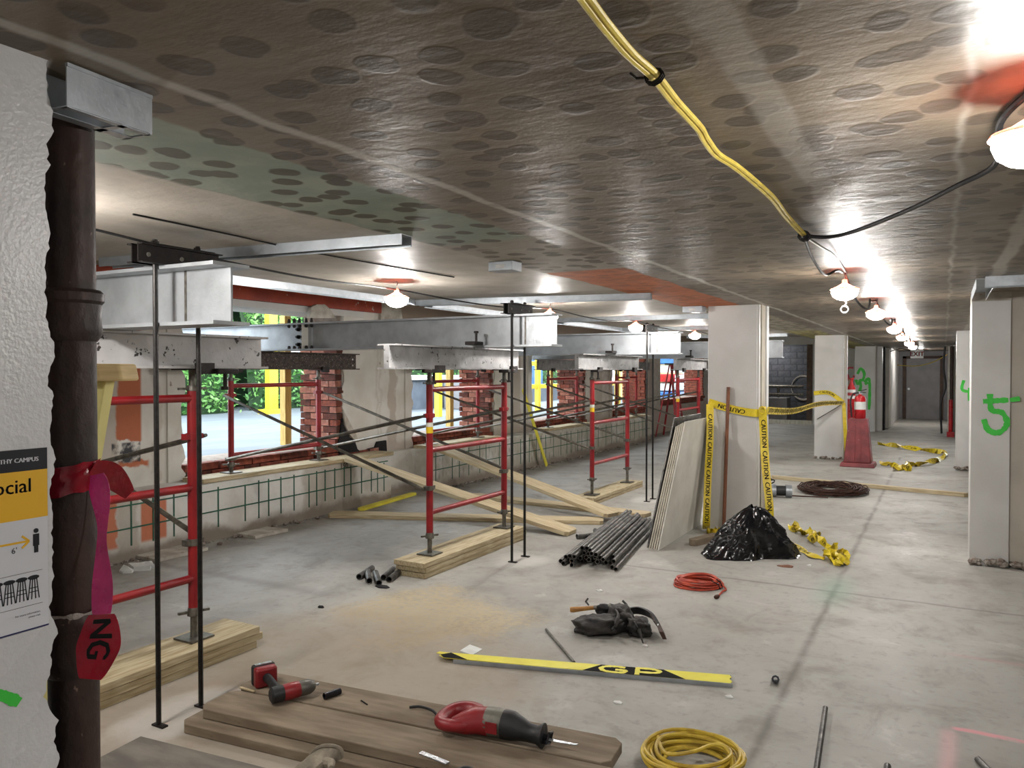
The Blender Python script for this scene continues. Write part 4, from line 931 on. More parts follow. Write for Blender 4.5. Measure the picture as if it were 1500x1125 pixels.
# ================================================================ LOOSE BOARDS
def plank(p, q, w, h, mat_, label, bev=.004, group=None, taper=0):
    """board lying along p->q (points on its underside axis)"""
    p, q = V(p), V(q); d = (q-p); L = d.length; m = MB(); o = h/2
    mid = (p+q)/2; tx = d.normalized(); ay = tx.cross(V((0, 0, 1))).normalized(); az = ay.cross(tx)
    c = .035
    out = [(-L/2, -w/2+c), (-L/2+c, -w/2), (L/2-c, -w/2), (L/2, -w/2+c), (L/2, w/2-c), (L/2-c, w/2), (-L/2+c, w/2), (-L/2, w/2-c)]
    m.prism(out, lambda a, b: (a, b, 0), lambda a, b: (a, b, h))
    ob = bpy.data.objects.new('plank', m.mesh('plank', mat_)); COL.objects.link(ob)
    ob.matrix_world = Matrix((( tx.x, ay.x, az.x, mid.x), (tx.y, ay.y, az.y, mid.y), (tx.z, ay.z, az.z, mid.z), (0, 0, 0, 1)))
    if bev:
        b = ob.modifiers.new('bevel', 'BEVEL'); b.width = bev; b.segments = 2; b.limit_method = 'ANGLE'
    return tag(ob, label, 'plank', group)
plank(V((-5.96, X(512, 684, -5.96).y, .575)), Z(838, 783), .25, .042, 'pine', 'long pine plank leaning from the knee wall ledge down behind the second red frame')
plank(V((-5.97, 8.62, .57)), Z(898, 757, .047), .25, .042, 'pine', 'pine plank leaning from the ledge under the second window')
plank(Z(484, 756), Z(884, 766), .23, .042, 'pine', 'pine plank lying flat on the floor under the leaning planks')
plank(Z(690, 728), Z(950, 757), .22, .042, 'pine', 'pine plank lying flat on the floor toward the grey pipe pile')
plank(Z(520, 748)+V((.06, 0, .001)), Z(602, 724)+V((.06, 0, .001)), .09, .03, 'sign_yellow', 'yellow painted lath lying on the floor against the knee wall', .002)
plank(Z(1130, 701), Z(1418, 728), .09, .05, 'pine', 'long thin board lying across the floor behind the wire coil', .003)
# plank platform in the foreground (lower and upper layer)
d = (Z(690, 1125, .08)-Z(288, 1035, .08)); d.z = 0; d.normalize(); nn = V((-d.y, d.x, 0))
A0 = Z(288, 1037, .088); A0.z = 0
for k, (off, s0, ln, z0, mt, lab) in enumerate(((.045, -.04, 2.3, 0, 'dusty_plank', 'dusty plank lowest in the stack under the drill'), (.275, .0, 1.8, 0, 'dusty_plank', 'hidden lower plank of the dusty stack'),
        (.115, .0, 2.4, .045, 'dusty_plank', 'dark dusty plank carrying the drill, near edge of the stack'), (.355, .0, 1.84, .045, 'dusty_plank', 'dusty plank carrying the reciprocating saw')))  :
    p = A0+d*s0+nn*off; p.z = z0+.0005; q = p+d*ln
    plank(p, q, .225, .043, mt, lab)
solo('hardboard_sheet', MB().prism([(0, 0), (.9, 0), (.9, .45), (.15, .6), (0, .55)], lambda a, b: A0+d*(a-.15)-nn*(b+.17), lambda a, b: A0+d*(a-.15)-nn*(b+.17)+V((0, 0, .006))), 'dirty_board', 'dirty hardboard sheet on the floor beside the plank stack and rusty pipe', 'board')

# ================================================================ FLOOR OBJECTS
# short pipe offcuts
for (u0, v0, u1, v1, lab) in ((526, 845, 545, 832, 'short pipe offcut lying furthest from the plank stack'), (541, 851, 538, 836, 'short pipe offcut in the middle of the three beside the plank stack'), (555, 854, 550, 839, 'short pipe offcut pointing at the sawdust'), (562, 846, 576, 834, 'short pipe offcut tucked against the plank stack'), (570, 849, 584, 838, 'second short pipe offcut tucked against the plank stack'),
                              (845, 786, 877, 783, 'pipe offcut lying at the end of the leaning plank'), (872, 777, 884, 786, 'tilted pipe offcut next to the grey pipe pile')):
    p, q = Z(u0, v0, .024), Z(u1, v1, .024); dd = (q-p).normalized()
    if (q-p).length < .17: q = p+dd*.17
    solo('pipe_offcut', MB().hollow(p, q, .024, .019), 'pipe_grey', lab, 'pipe', 'short pipe offcuts')
# long pipe pile
e0 = Z(860, 832); e1 = Z(945, 752); dp = (e1-e0); dp.z = 0; dp.normalize(); np_ = V((dp.y, -dp.x, 0)); rp = .019; cnt = 0
for lay, nrow in enumerate((13, 11, 8, 5)):
    for i in range(nrow):
        c = e0 + np_*((i-(nrow-1)/2)*.0405+random.uniform(-.001, .001)) + dp*random.uniform(-.06, .22)
        z = rp+.001+lay*.0345; L = random.uniform(1.6, 1.85)
        a = c+V((0, 0, z)); b = c+dp*L+V((0, 0, z))
        solo('steel_pipe', MB().hollow(a, b, rp, rp*.78, 10), 'pipe_grey', 'dark grey steel pipe in the pile at the foot of the drywall', 'pipe', 'piled grey pipes')
# drywall sheets leaning on the white column
b0 = Z(958, 807); tops = (-2.075, 1.14)
for i in range(6):
    xb = -2.20-.024*i; xt = -2.068-.024*i; h = 1.13-.012*i if i < 5 else 1.16
    y0, y1 = 6.66+.012*i, 8.0
    q = MB(); q.add([(xb, y0, .001), (xb, y1, .001), (xt, y1+.0, h), (xt, y0+.36-.05*i*0, h), (xb-.0135, y0, .001), (xb-.0135, y1, .001), (xt-.0135, y1, h), (xt-.0135, y0+.36, h)],
            [(0, 1, 2, 3), (7, 6, 5, 4), (0, 4, 5, 1), (1, 5, 6, 2), (2, 6, 7, 3), (3, 7, 4, 0)])
    solo('drywall_sheet', q, 'drywall_face' if i == 0 else ('drywall_edge' if i < 5 else 'pipe_grey'), ['cut drywall sheet leaning on the white column, outermost toward the pole', 'second cut drywall sheet in the leaning stack', 'third cut drywall sheet in the leaning stack', 'fourth cut drywall sheet in the leaning stack', 'fifth cut drywall sheet in the leaning stack', 'grey board at the back of the leaning drywall beside the pipes'][i], 'drywall', 'leaning drywall sheets')
# wooden pole leaning on the column
pb = Y(1060, 770, 7.60); solo('wooden_pole', MB().tube((pb.x, 7.60, .001), (Y(1067, 567, 7.695).x, 7.695, Y(1067, 567, 7.695).z), .017, 10), 'wood_pole', 'brown wooden pole leaning upright against the white column', 'pole')
# timber offcut under the bag
plank(Z(1012, 800), Z(1052, 790), .09, .06, 'dusty_plank', 'short timber offcut at the foot of the column beside the black bag', .003)
# ---- bin bag
bc = Z(1092, 812); bx, by = bc.x, bc.y
pk = CAM+ray(1104, 742)*((V((bx, by, 0))-CAM).to_2d().length/ray(1104, 742).to_2d().length)
def bag(u, v):
    a = u*2*math.pi; t = v
    rad = (.31*(1-t)**.75+.035)*(1+.16*math.cos(3*a+.6)+.08*math.cos(2*a)); 
    if v < .001: rad *= 1.06
    rg = noise.ridged_multi_fractal(V((math.cos(a)*2.0, math.sin(a)*2.0, t*1.6+2)), 1.0, 2.1, 4, 1.0, 2.0)
    rad *= 1+.12*(rg-1.1)*(1 if 0 < v < .98 else .5)
    rad *= 1+.05*(noise.ridged_multi_fractal(V((math.cos(a)*5, math.sin(a)*5, t*4)), 1.0, 2.1, 4, 1.0, 2.0)-1.1)*(0 if v < .001 else 1)
    rad += .03*math.sin(a*7+t*6+3*noise.noise(V((math.cos(a), math.sin(a), t*2))))*(1-t)*.7
    tw = 1.0 if v > .97 else 0
    c = V((bx, by, 0)).lerp(V((pk.x, pk.y, 0)), t**1.2); st = V((RT.x, RT.y, 0)); dv = V((FW.x, FW.y, 0)).normalized()
    z = pk.z*(t**.9)+.03*noise.noise(V((a*2, t*5, 7)))*(0 if v < .01 else 1)
    return c+st*(rad*1.08*math.cos(a))+dv*(rad*.72*math.sin(a))+V((0, 0, max(z, .001)))
m = MB(); m.grid(bag, 120, 56, True); solo('bin_bag', m, 'bag_black', 'shiny black plastic bin bag slumped beside the white column', 'bag')
# ---- orange cord coil
def coil(c, r, n, wire, sx, sy, rot, seed, h):
    rnd = random.Random(seed); m = MB()
    for i in range(n):
        rr = r*(1-.32*rnd.random()); zz = wire+h*(i/n); ph = rnd.random()*6; ox, oy = rnd.uniform(-.02, .02)*r*4, rnd.uniform(-.02, .02)*r*4
        pts = []
        for k in range(28):
            a = k/28*2*math.pi; x = (rr*(1+.03*math.sin(3*a+ph)))*math.cos(a)*sx+ox; y = (rr*(1+.03*math.sin(2*a+ph)))*math.sin(a)*sy+oy
            pts.append((c.x+x*math.cos(rot)-y*math.sin(rot), c.y+x*math.sin(rot)+y*math.cos(rot), max(zz+.006*math.sin(2*a+ph), wire)))
        m.path(pts, wire, 7, closed=True)
    return m
oc = (Z(1022, 858)); t = thing('extension_cord', 'coiled orange extension cord lying on the floor before the black bag', 'cord', (oc.x, oc.y, 0))
coil(oc, .175, 15, .0065, 1.05, .92, YAW, 3, .055).build('coil', 'cord_orange', t)
e = Z(1056, 866); MB().path(smooth_pts([oc+V((.15, .05, .03)), e+V((.03, .03, .012)), e+V((.02, -.04, .010)), Z(1053, 872, .01)]), .0065, 7).build('tail', 'cord_orange', t)
pq = Z(1053, 873, .014); MB().lathe([(.008, 0), (.014, .012), (.015, .04), (.01, .05)], pq, 10, (-.3, -1, 0)).build('plug', 'rust_wire', t)
for s in (0, 1): MB().path([oc+V((.12+.02*s, .06*s-.07, .07)), oc+V((.17, .06*s-.06, .045)), oc+V((.18, .06*s-.05, .01))], .004, 5).build('tie', 'cord_black', t)
# ---- yellow cord coil in the foreground
ycx = Z(1012, 1118); t = thing('extension_cord', 'coiled yellow cord with a raised loop at the foreground floor', 'cord', (ycx.x, ycx.y, 0))
coil(ycx+V((.02, -.03, 0)), .19, 14, .008, 1.05, .95, YAW, 5, .07).build('coil', 'cord_yellow', t)
MB().path(smooth_pts([ycx+V((-.16, .05, .06)), Z(975, 1103, .09), Z(1015, 1101, .10), Z(1040, 1092, .10), Z(1058, 1092, .10), Z(1070, 1108, .07), Z(1072, 1130, .05)], 8), .008, 8).build('loop', 'cord_yellow', t)
# ---- tool belt with hammer
def at(u, v, z=0): return Z(u, v, z)
tb = thing('tool_belt', 'dark leather tool belt with pouches dropped on the floor', 'tool belt', (at(905, 925).x, at(905, 925).y, 0))
def blob(c, sx, sy, sz, seed, mat_, name, fl=.15, rot=YAW, n=3, parent=tb, fold=.18):
    m = MB(); rnd = random.Random(seed); so = V((seed*3.1, seed*1.7, 0))
    def fn(u, v):
        a = u*2*math.pi; b = v*math.pi; x, y, z = math.cos(a)*math.sin(b), math.sin(a)*math.sin(b), -math.cos(b)
        k = 1+fold*noise.noise(V((x*2, y*2, z*2))+so)+fold*.5*noise.noise(V((x*5, y*5, z*5))+so)
        px, py, pz = (abs(x)**.75*math.copysign(1, x))*sx*k, (abs(y)**.75*math.copysign(1, y))*sy*k, (abs(z)**.8*math.copysign(1, z))*sz*k
        pz = max(pz, -c.z+.001)
        return V((c.x+px*math.cos(rot)-py*math.sin(rot), c.y+px*math.sin(rot)+py*math.cos(rot), c.z+pz))
    m.grid(fn, 34, 22, True); o_ = m.build(name, mat_, parent)
    for e_ in o_.data.edges: e_.use_edge_sharp = False
    return o_
blob(at(878, 915, .045)+V((0, 0, 0)), .15, .10, .055, 1, 'leather', 'large_pouch', fold=.35)
blob(at(908, 905, .06), .075, .11, .075, 2, 'leather', 'front_pouch', fold=.3)
blob(at(897, 897, .05), .10, .04, .05, 3, 'belt_black', 'rear_pouch', fold=.4)
blob(at(935, 918, .045), .07, .08, .055, 4, 'leather', 'side_pouch', fold=.35)
def strap(pts, w, th, mat_, name, parent, n=6):
    P = smooth_pts(pts, n); m = MB(); vs = []
    for i, p in enumerate(P):
        tt = (P[min(i+1, len(P)-1)]-P[max(0, i-1)]).normalized(); sd = tt.cross(V((0, 0, 1))); sd = sd.normalized() if sd.length > 1e-4 else V((1, 0, 0)); up = V((0, 0, 1))
        vs += [p+sd*th-up*w/2*.6-sd*w*.15, p-sd*th-up*w/2*.6-sd*w*.15, p-sd*th+up*w/2*.6+sd*w*.15, p+sd*th+up*w/2*.6+sd*w*.15]
    k = len(P); fs = [(i*4+j, i*4+(j+1) % 4, i*4+4+(j+1) % 4, i*4+4+j) for i in range(k-1) for j in range(4)]+[(0, 1, 2, 3), (k*4-1, k*4-2, k*4-3, k*4-4)]
    m.add(vs, fs); return m.build(name, mat_, parent)
strap([at(912, 897, .08), at(935, 894, .09), at(955, 902, .085), at(966, 917, .06), at(970, 930, .04)], .085, .009, 'belt_black', 'belt', tb)
strap([at(957, 905, .08), at(966, 918, .06), at(971, 931, .042)], .075, .012, 'leather_brown', 'belt_end', tb)
strap([at(925, 903, .085), at(932, 915, .08), at(936, 928, .03)], .035, .005, 'leather', 'loop_strap', tb)
strap([at(898, 890, .1), at(906, 900, .13), at(900, 918, .09), at(893, 921, .02)], .03, .005, 'leather', 'loop_strap', tb)
for (u, v) in ((958, 908), (964, 915), (951, 912)): MB().lathe([(.006, 0), (.005, .004)], at(u, v, .085), 8, (-.2, -1, .5)).build('rivet', 'bright_steel', tb)
MB().path([at(936, 922, .06), at(939, 932, .03), at(942, 942, .006)], .008, 6, rs=[.011, .009, .004]).build('strap_tail', 'leather', tb)
MB().path([at(862, 886, .06), at(858, 881, .1), at(861, 877, .13)], .006, 6).build('torn_tab', 'belt_black', tb)
MB().path([at(914, 890, .10), at(918, 886, .13), at(912, 880, .15)], .008, 6).build('torn_tab', 'belt_black', tb)
hm = thing('hammer', 'hammer with worn yellow wooden handle stuck in the tool belt', 'hammer', at(840, 896, .0))
MB().path([at(836, 893, .055), at(840, 893, .057), at(850, 892, .064), at(872, 890, .078)], .017, 10, rs=[.017, .018, .015, .013]).build('handle', 'hammer_wood', hm)
MB().path([at(870, 890, .078), at(895, 888, .095)], .014, 8).build('head', 'grey_steel', hm)
# ---- yellow GP strip
g0 = at(652, 966); g1 = at(1072, 1001); dg = (g1-g0); dg.z = 0; LG = dg.length; dg.normalize(); ng = V((-dg.y, dg.x, 0))
gs = thing('barrier_board', 'bent yellow steel strip printed GP lying on the floor', 'strip', ((g0+g1).x/2, (g0+g1).y/2, 0))
gf = lambda a, b, h=.022: g0+dg*a+ng*b+V((0, 0, h))
MB().prism([(0, -.03), (LG-.01, -.055), (LG, -.03), (LG-.012, 0), (LG, .03), (LG-.008, .055), (.0, .05), (-.05, .055), (-.06, .03), (-.02, .02), (-.035, 0)], lambda a, b: gf(a, b, .019), lambda a, b: gf(a, b, .022)).build('face', 'sign_yellow', gs, smooth=False)
MB().bar(gf(.06, -.045, .011), gf(LG, -.058, .011), .003, .021).bar(gf(.0, .05, .011), gf(LG, .055, .011), .003, .021).build('edge', 'galvanised', gs)
for poly in ([(.50, -.05), (.85, -.054), (.775, .053), (.56, .052)], ):
    MB().add([gf(LG*a_, b_, .0226) for a_, b_ in poly], [(0, 1, 2, 3)]).build('printed_shape', 'print_black', gs, smooth=False)
MB().add([gf(.0, -.03, .0226), gf(.14, -.035, .0226), gf(.02, .05, .0226), gf(-.03, .01, .0226)], [(0, 1, 2, 3)]).build('printed_shape', 'print_black', gs, smooth=False)
for idx, pts in enumerate(([(-.03, .032), (-.08, .040), (-.135, .030), (-.155, .0), (-.135, -.030), (-.085, -.040), (-.038, -.034), (-.03, -.006), (-.08, -.004)], [(.035, -.05), (.035, .0), (.035, .05)], [(.03, .040), (.11, .040), (.150, .018), (.125, -.008), (.04, -.012)])):
    stroke(MB(), pts, .025, lambda a, b: gf(LG*.665+a, b, .0234+.0006*idx), 8).build('letter_g' if idx == 0 else 'letter_p', 'sign_yellow', gs, smooth=False)
# rod, papers, scraps
solo('steel_rod', MB().tube(at(800, 922, .008), at(841, 970, .008), .008, 8), 'grey_steel', 'thin steel rod lying between the tool belt and the yellow GP strip', 'rod')
solo('steel_rod', MB().tube(at(1209, 1037, .012), at(1195, 1135, .012), .012, 10), 'pipe_grey', 'steel bar on the bare foreground floor', 'rod')
solo('steel_rod', MB().tube(at(1432, 1112, .012), at(1460, 1140, .012), .013, 10), 'pipe_grey', 'short steel bar near the pink painted patch', 'rod')
solo('steel_rod', MB().tube(at(1300, 1122, .012), at(1296, 1160, .012), .014, 10), 'pipe_grey', 'rounded bar end at the edge of the foreground floor', 'rod')
solo('hex_nut', MB().hollow(at(1136, 995, .002), at(1136, 995, .03), .02, .01, 8), 'socket_dark', 'small black cap lying alone on the bare floor', 'nut')
def sheet(poly, label, mat_='paper', lift=.012, name='paper_scrap'):
    m = MB(); n = len(poly); c = sum((V(p) for p in poly), V())/n
    m.add([V(p)+V((0, 0, .001+lift*random.random())) for p in poly]+[c+V((0, 0, lift))]+[V(p) for p in poly]+[c], [(i, (i+1) % n, n) for i in range(n)]+[((i+1) % n+n+1, i+n+1, 2*n+1) for i in range(n)]+[(i, i+n+1, (i+1) % n+n+1, (i+1) % n) for i in range(n)])
    return solo(name, m, mat_, label, 'scrap')
sheet([at(674, 955), at(688, 946), at(707, 951), at(692, 961)], 'square white paper scrap beside the yellow GP strip')
for k, (u, v, r, lab) in enumerate(((205, 833, .10, 'crumpled white paper by the knee wall'), (185, 838, .06, 'small torn paper beside the crumpled white paper'), (216, 831, .07, 'folded white paper strip on the crumpled paper'))):
    c = at(u, v); sheet([c+V((r*(1+.4*random.random())*math.cos(a), r*.6*(1+.4*random.random())*math.sin(a), 0)) for a in (0, .9, 1.8, 2.7, 3.9, 5)], lab, lift=.05)
for k, (u, v, r, mt, lab) in enumerate(((878, 866, .02, 'paper', 'tiny white chip near the tool belt'), (905, 1030, .018, 'paper', 'tiny white chip near the saw'), (1068, 1022, .016, 'paper', 'tiny white chip at the end of the GP strip'), (945, 947, .014, 'paper', 'tiny white chip below the tool belt'), (1150, 830, .05, 'wood_pole', 'reddish brown wood chip beside the black bag'), (1185, 829, .014, 'paper', 'tiny pale chip between bag and yellow tape'), (470, 890, .02, 'print_black', 'small dark debris on the sawdust floor'), (560, 860, .05, 'void_dark', 'dark smear of debris beside the pipe offcuts'))):
    c = at(u, v); sheet([c+V((r*math.cos(a)*1.3, r*.7*math.sin(a), 0)) for a in (.3, 1.3, 2.6, 3.5, 4.6, 5.7)], lab, mt, lift=.012)
def tile(u, v, w, l, lab):
    c = at(u, v); solo('floor_slab', MB().prism([(-w, -l), (w*.9, -l*1.05), (w, l), (-w*.95, l*.9)], lambda a, b: (c.x+a, c.y+b, 0), lambda a, b: (c.x+a, c.y+b, .03)), 'plaster', lab, 'slab', bev=.004)
tile(385, 782, .14, .2, 'broken tile slab on the floor below the green grid'); tile(252, 812, .16, .25, 'broken tile slab on the floor behind the near red frame'); 
# ---- yellow stick leaning on the knee wall
sk0, sk1 = Z(801, 683), X(766, 570, -5.86)
solo('yellow_stick', MB().bar(sk0+V((0, 0, .005)), sk1, .09, .012, up=(1, 0, .3)), 'sign_yellow', 'flat yellow stick leaning from the floor to the window wall', 'stick')
# ---- impact driver
def rot_box(): pass
dr = thing('impact_wrench', 'red and black cordless impact wrench lying on the dusty plank', 'power tool', at(425, 1035, .088))
zt = .0885
ax = (at(455, 1018, .14)-at(400, 1032, .14)); ax.z = 0; ax.normalize(); ay = V((-ax.y, ax.x, 0)); h0 = at(396, 1034, zt)+V((0, 0, .045))
MB().lathe([(.026, 0), (.036, .008), (.037, .05), (.036, .06)], h0, 18, ax).build('rear_cap', 'tool_black', dr)
MB().lathe([(.0365, .058), (.038, .09), (.037, .125), (.034, .135)], h0, 18, ax).build('motor_housing', 'tool_red', dr)
MB().lathe([(.034, .134), (.036, .15), (.034, .18), (.026, .20), (.018, .208)], h0, 18, ax).build('gear_case', 'tool_grey', dr)
MB().lathe([(.008, .205), (.008, .225), (.006, .23)], h0, 8, ax).build('anvil', 'bright_steel', dr)
hb = h0+ax*.05
bt = at(389, 1005, zt)
bt = V((bt.x, bt.y, zt))
MB().path([hb, hb.lerp(bt+V((0, 0, .05)), .5), bt+V((0, 0, .05))], .02, 10, rs=[.024, .019, .022]).build('grip', 'tool_black', dr)
bd = (bt-hb); bd.z = 0; bd.normalize()
def obox(c, dx, dy, dz, ex, ey):
    m = MB(); m.prism([(-dx/2, -dy/2), (dx/2, -dy/2), (dx/2, dy/2), (-dx/2, dy/2)], lambda a, b: c+ex*a+ey*b-V((0, 0, dz/2)), lambda a, b: c+ex*a+ey*b+V((0, 0, dz/2))); return m
be = V((-bd.y, bd.x, 0))
obox(bt+V((0, 0, .048))+bd*.0, .05, .105, .094, bd, be).build('battery_foot', 'tool_red', dr, bev=.012)
obox(bt+V((0, 0, .05))+bd*.038, .03, .11, .097, bd, be).build('battery', 'tool_black', dr, bev=.01)
obox(bt+V((0, 0, .0985))+bd*.036, .02, .08, .004, bd, be).build('battery_label', 'bright_steel', dr)
# deep socket beside it
s0, s1 = at(475, 1020, zt+.016), at(498, 1012, zt+.016); MBs = MB().hollow(s0, s1, .0155, .010, 16)
solo('impact_socket', MBs, 'socket_dark', 'black deep socket lying on the plank beside the impact wrench', 'socket')
solo('nail', MB().tube(at(529, 1026, zt+.003), at(538, 1032, zt+.003), .003, 6), 'print_black', 'dark nail on the dusty plank', 'nail')
solo('wood_shim', MB().bar(at(352, 1008, zt+.0), at(372, 1014, zt+.0), .012, .006, off=.0035), 'pine', 'small pale stick beside the wrench battery', 'stick')
# ---- reciprocating saw
rs = thing('reciprocating_saw', 'red handled reciprocating saw lying on its side on the dusty plank', 'power tool', at(720, 1090, .088))
p0 = at(650, 1068, zt); p1 = at(806, 1098, zt); sa = p1-p0; sa.z = 0; LS = sa.length; sa.normalize(); sb = V((-sa.y, sa.x, 0)); O = V((p0.x, p0.y, zt))
def sp(a, b, z): return O+sa*(a*LS)+sb*b+V((0, 0, z))
hd = MB()
ringp = [sp(.03, -.05, .05), sp(.0, .0, .05), sp(.03, .065, .055), sp(.12, .095, .06), sp(.25, .09, .06), sp(.31, .04, .055), sp(.28, -.02, .05), sp(.16, -.055, .05)]
hd.path(smooth_pts(ringp, 5, True), .026, 12, closed=True, flat=1.2); hd.build('handle', 'tool_red', rs)
MB().path([sp(.14, -.05, .05), sp(.22, -.025, .054), sp(.30, .01, .058), sp(.42, .02, .058)], .05, 16, rs=[.03, .045, .056, .058], flat=.95).build('rear_housing', 'tool_red', rs)
MB().path([sp(.40, .02, .059), sp(.50, .022, .059), sp(.58, .022, .058)], .058, 16, rs=[.0575, .0585, .056], flat=.97).build('motor_band', 'tool_grey', rs)
MB().path([sp(.56, .022, .058), sp(.64, .022, .057), sp(.72, .016, .053), sp(.80, .010, .048), sp(.88, .008, .046), sp(.92, .008, .046), sp(.935, .008, .046)], .05, 16, rs=[.0585, .057, .046, .037, .036, .048, .049], flat=1).build('gear_boot', 'tool_black', rs)
obox(sp(.49, -.0375, .06), .05, .004, .045, sa, sb).build('name_plate', 'tool_red', rs)
fr = MB(); fr.path([sp(.93, .03, .04), sp(.965, .035, .04), sp(.985, .03, .045)], .008, 8); fr.path([sp(.93, -.01, .03), sp(.985, -.012, .035)], .008, 8); fr.path([sp(.93, .01, .04), sp(.97, .01, .04)], .016, 10)
fr.build('blade_clamp', 'socket_dark', rs)
MB().path([sp(.985, -.03, .035), sp(.99, .0, .065), sp(.985, .045, .05), sp(.985, .01, .02)], .006, 6, closed=True).build('shoe', 'socket_dark', rs)
bl_ = MB(); bl_.prism([(.97, .002), (1.22, .006), (1.23, .018), (.97, .024)], lambda a, b: sp(a, b, .032), lambda a, b: sp(a, b, .0345)); bl_.build('blade', 'bright_steel', rs)
MB().path(smooth_pts([sp(.04, .05, .05), sp(.03, .08, .055), sp(.01, .10, .065)]), .010, 8).build('cord_sleeve', 'tool_black', rs)
# cord from the saw
cable('power_cord', [at(600, 1036, zt+.004), at(615, 1035, zt+.01), at(632, 1040, zt+.014), at(640, 1047, zt+.008)], .006, 'cord_black', 'short piece of black cord on the plank behind the saw')
# utility blade on the plank
pb2 = MB(); q0, q1 = at(616, 1103, zt), at(656, 1119, zt); pb2.bar(q0, q1, .022, .004, off=.0025); solo('putty_blade', pb2, 'bright_steel', 'thin steel blade with a white tip on the near plank', 'blade')
# bottle standing at the frame edge
bo = at(682, 1128, .25); t = thing('water_bottle', 'black bottle top rising in front of the saw', 'bottle', (bo.x, bo.y, .0))
MB().lathe([(.036, 0), (.038, .01), (.038, .17), (.03, .19), (.028, .20)], (bo.x, bo.y, .0), 20).build('body', 'tool_black', t)
MB().lathe([(.031, .20), (.033, .205), (.033, .245), (.030, .25), (.024, .25), (.022, .246), (.001, .246)], (bo.x, bo.y, .0), 24).build('cap', 'tool_black', t)
# work glove lying against the planks
gc = at(478, 1118, .07); gl_ = thing('work_glove', 'grey fabric work glove with thick cuff beside the plank stack', 'glove', (gc.x, gc.y, 0))
def gv(u, v):
    a = u*2*math.pi; r = .06*(1-.12*v)+.012*noise.noise(V((math.cos(a)*1.6, math.sin(a)*1.6, v*4))); c = gc + (V((-RT.x*.0, -.16, -.02)))*v + V((0, 0, .03))
    return c+V((RT.x, RT.y, .35)).normalized()*(r*1.05*math.cos(a))+V((-.3, -.4, .7)).normalized()*(r*.62*math.sin(a)+.004*math.sin(9*a)*v)
m = MB(); m.grid(gv, 36, 14, True); m.build('palm', 'glove_grey', gl_)
MB().path([gv(k/30, .0)+V((0, .004, .004)) for k in range(30)], .009, 8, closed=True).build('cuff', 'glove_grey', gl_)
for k in range(4):
    b0 = gv(k/8+.02, 1.0); MB().path([b0, b0+V((.01*(k-1.5), -.04, -.01)), b0+V((.014*(k-1.5), -.075, -.025))], .013, 8, rs=[.016, .014, .010]).build('finger', 'glove_grey', gl_)
b0 = gv(.0, .5); MB().path([b0, b0+V((.035, -.01, .01)), b0+V((.06, -.04, .01))], .014, 8, rs=[.02, .016, .011]).build('thumb', 'glove_grey', gl_)

# ---- coil of rusty wire, small things behind column 1
wc = Z(1220, 720); t = thing('wire_coil', 'flat coil of rusty brown wire lying on the floor', 'wire coil', (wc.x, wc.y, 0))
m = MB(); rnd = random.Random(2)
for i in range(26):
    r = .22+.23*(i/26); m.path([(wc.x+r*math.cos(k*.2244)*1.0, wc.y+r*math.sin(k*.2244)*1.25, .012+.03*rnd.random()+.02*(i % 3)) for k in range(28)], .007, 5, closed=True)
m.build('windings', 'rust_wire', t)
MB().tube(wc+V((-.1, .62, .04)), wc+V((-.02, .5, .05)), .008, 6).build('tie', 'paper', t)
bx0 = Z(1143, 728); t = thing('spool_box', 'small grey metal spool on the floor beside the wire coil', 'spool', (bx0.x, bx0.y, 0))
MB().tube(bx0+V((-.14, -.03, .08)), bx0+V((-.05, -.01, .08)), .08, 14).build('drum', 'galvanised', t); MB().tube(bx0+V((-.05, -.01, .08)), bx0+V((.06, .02, .08)), .065, 14).build('winding', 'tool_black', t); MB().tube(bx0+V((.06, .02, .08)), bx0+V((.13, .04, .08)), .08, 14).build('drum', 'galvanised', t)
MB().tube(bx0+V((.13, .04, .02)), bx0+V((.55, .12, .02)), .009, 6).build('wire_end', 'rust_wire', t)
c = Z(1118, 722); t = thing('chain_heap', 'heap of dark chain links behind the white column', 'chain', (c.x, c.y, 0))
for i in range(26):
    q = c+V((random.gauss(.03, .12), random.gauss(0, .08), .03+abs(random.gauss(0, .08)))); a = random.random()*6; b = V((math.cos(a), math.sin(a), random.uniform(-.5, .5))).normalized(); e = b.orthogonal().normalized()
    MB().path([q+b*(.045*math.cos(k*.785))+e*(.028*math.sin(k*.785)) for k in range(8)], .009, 5, closed=True).build('link', 'black_steel', t)
# ---- extinguisher on stand, tall red tube
st = thing('extinguisher_stand', 'maroon plastic stand with square flared foot holding a fire extinguisher', 'stand', (-1.24, 14.2, 0))
def frust(m, c, w0, w1, z0, z1): return m.add([(c[0]+sx*w0, c[1]+sy*w0, z0) for sx, sy in ((-1, -1), (1, -1), (1, 1), (-1, 1))]+[(c[0]+sx*w1, c[1]+sy*w1, z1) for sx, sy in ((-1, -1), (1, -1), (1, 1), (-1, 1))], [(3, 2, 1, 0), (4, 5, 6, 7), (0, 1, 5, 4), (1, 2, 6, 5), (2, 3, 7, 6), (3, 0, 4, 7)])
frust(MB(), (-1.24, 14.25), .27, .25, 0, .07).build('foot', 'stand_maroon', st, bev=.015)
frust(MB(), (-1.24, 14.25), .21, .145, .07, .80).build('body', 'stand_maroon', st, bev=.015)
for s in (-1, 1): MB().bar((-1.24+s*.05, 14.035, .10), (-1.24+s*.04, 14.105, .72), .016, .016).build('rib', 'stand_maroon', st)
MB().bar((-1.10, 14.10, .42), (-1.105, 14.11, .62), .045, .006).build('label_plate', 'paper', st)
fe = thing('fire_extinguisher', 'red fire extinguisher with black hose standing on the maroon stand', 'fire extinguisher', (-1.22, 14.25, .80))
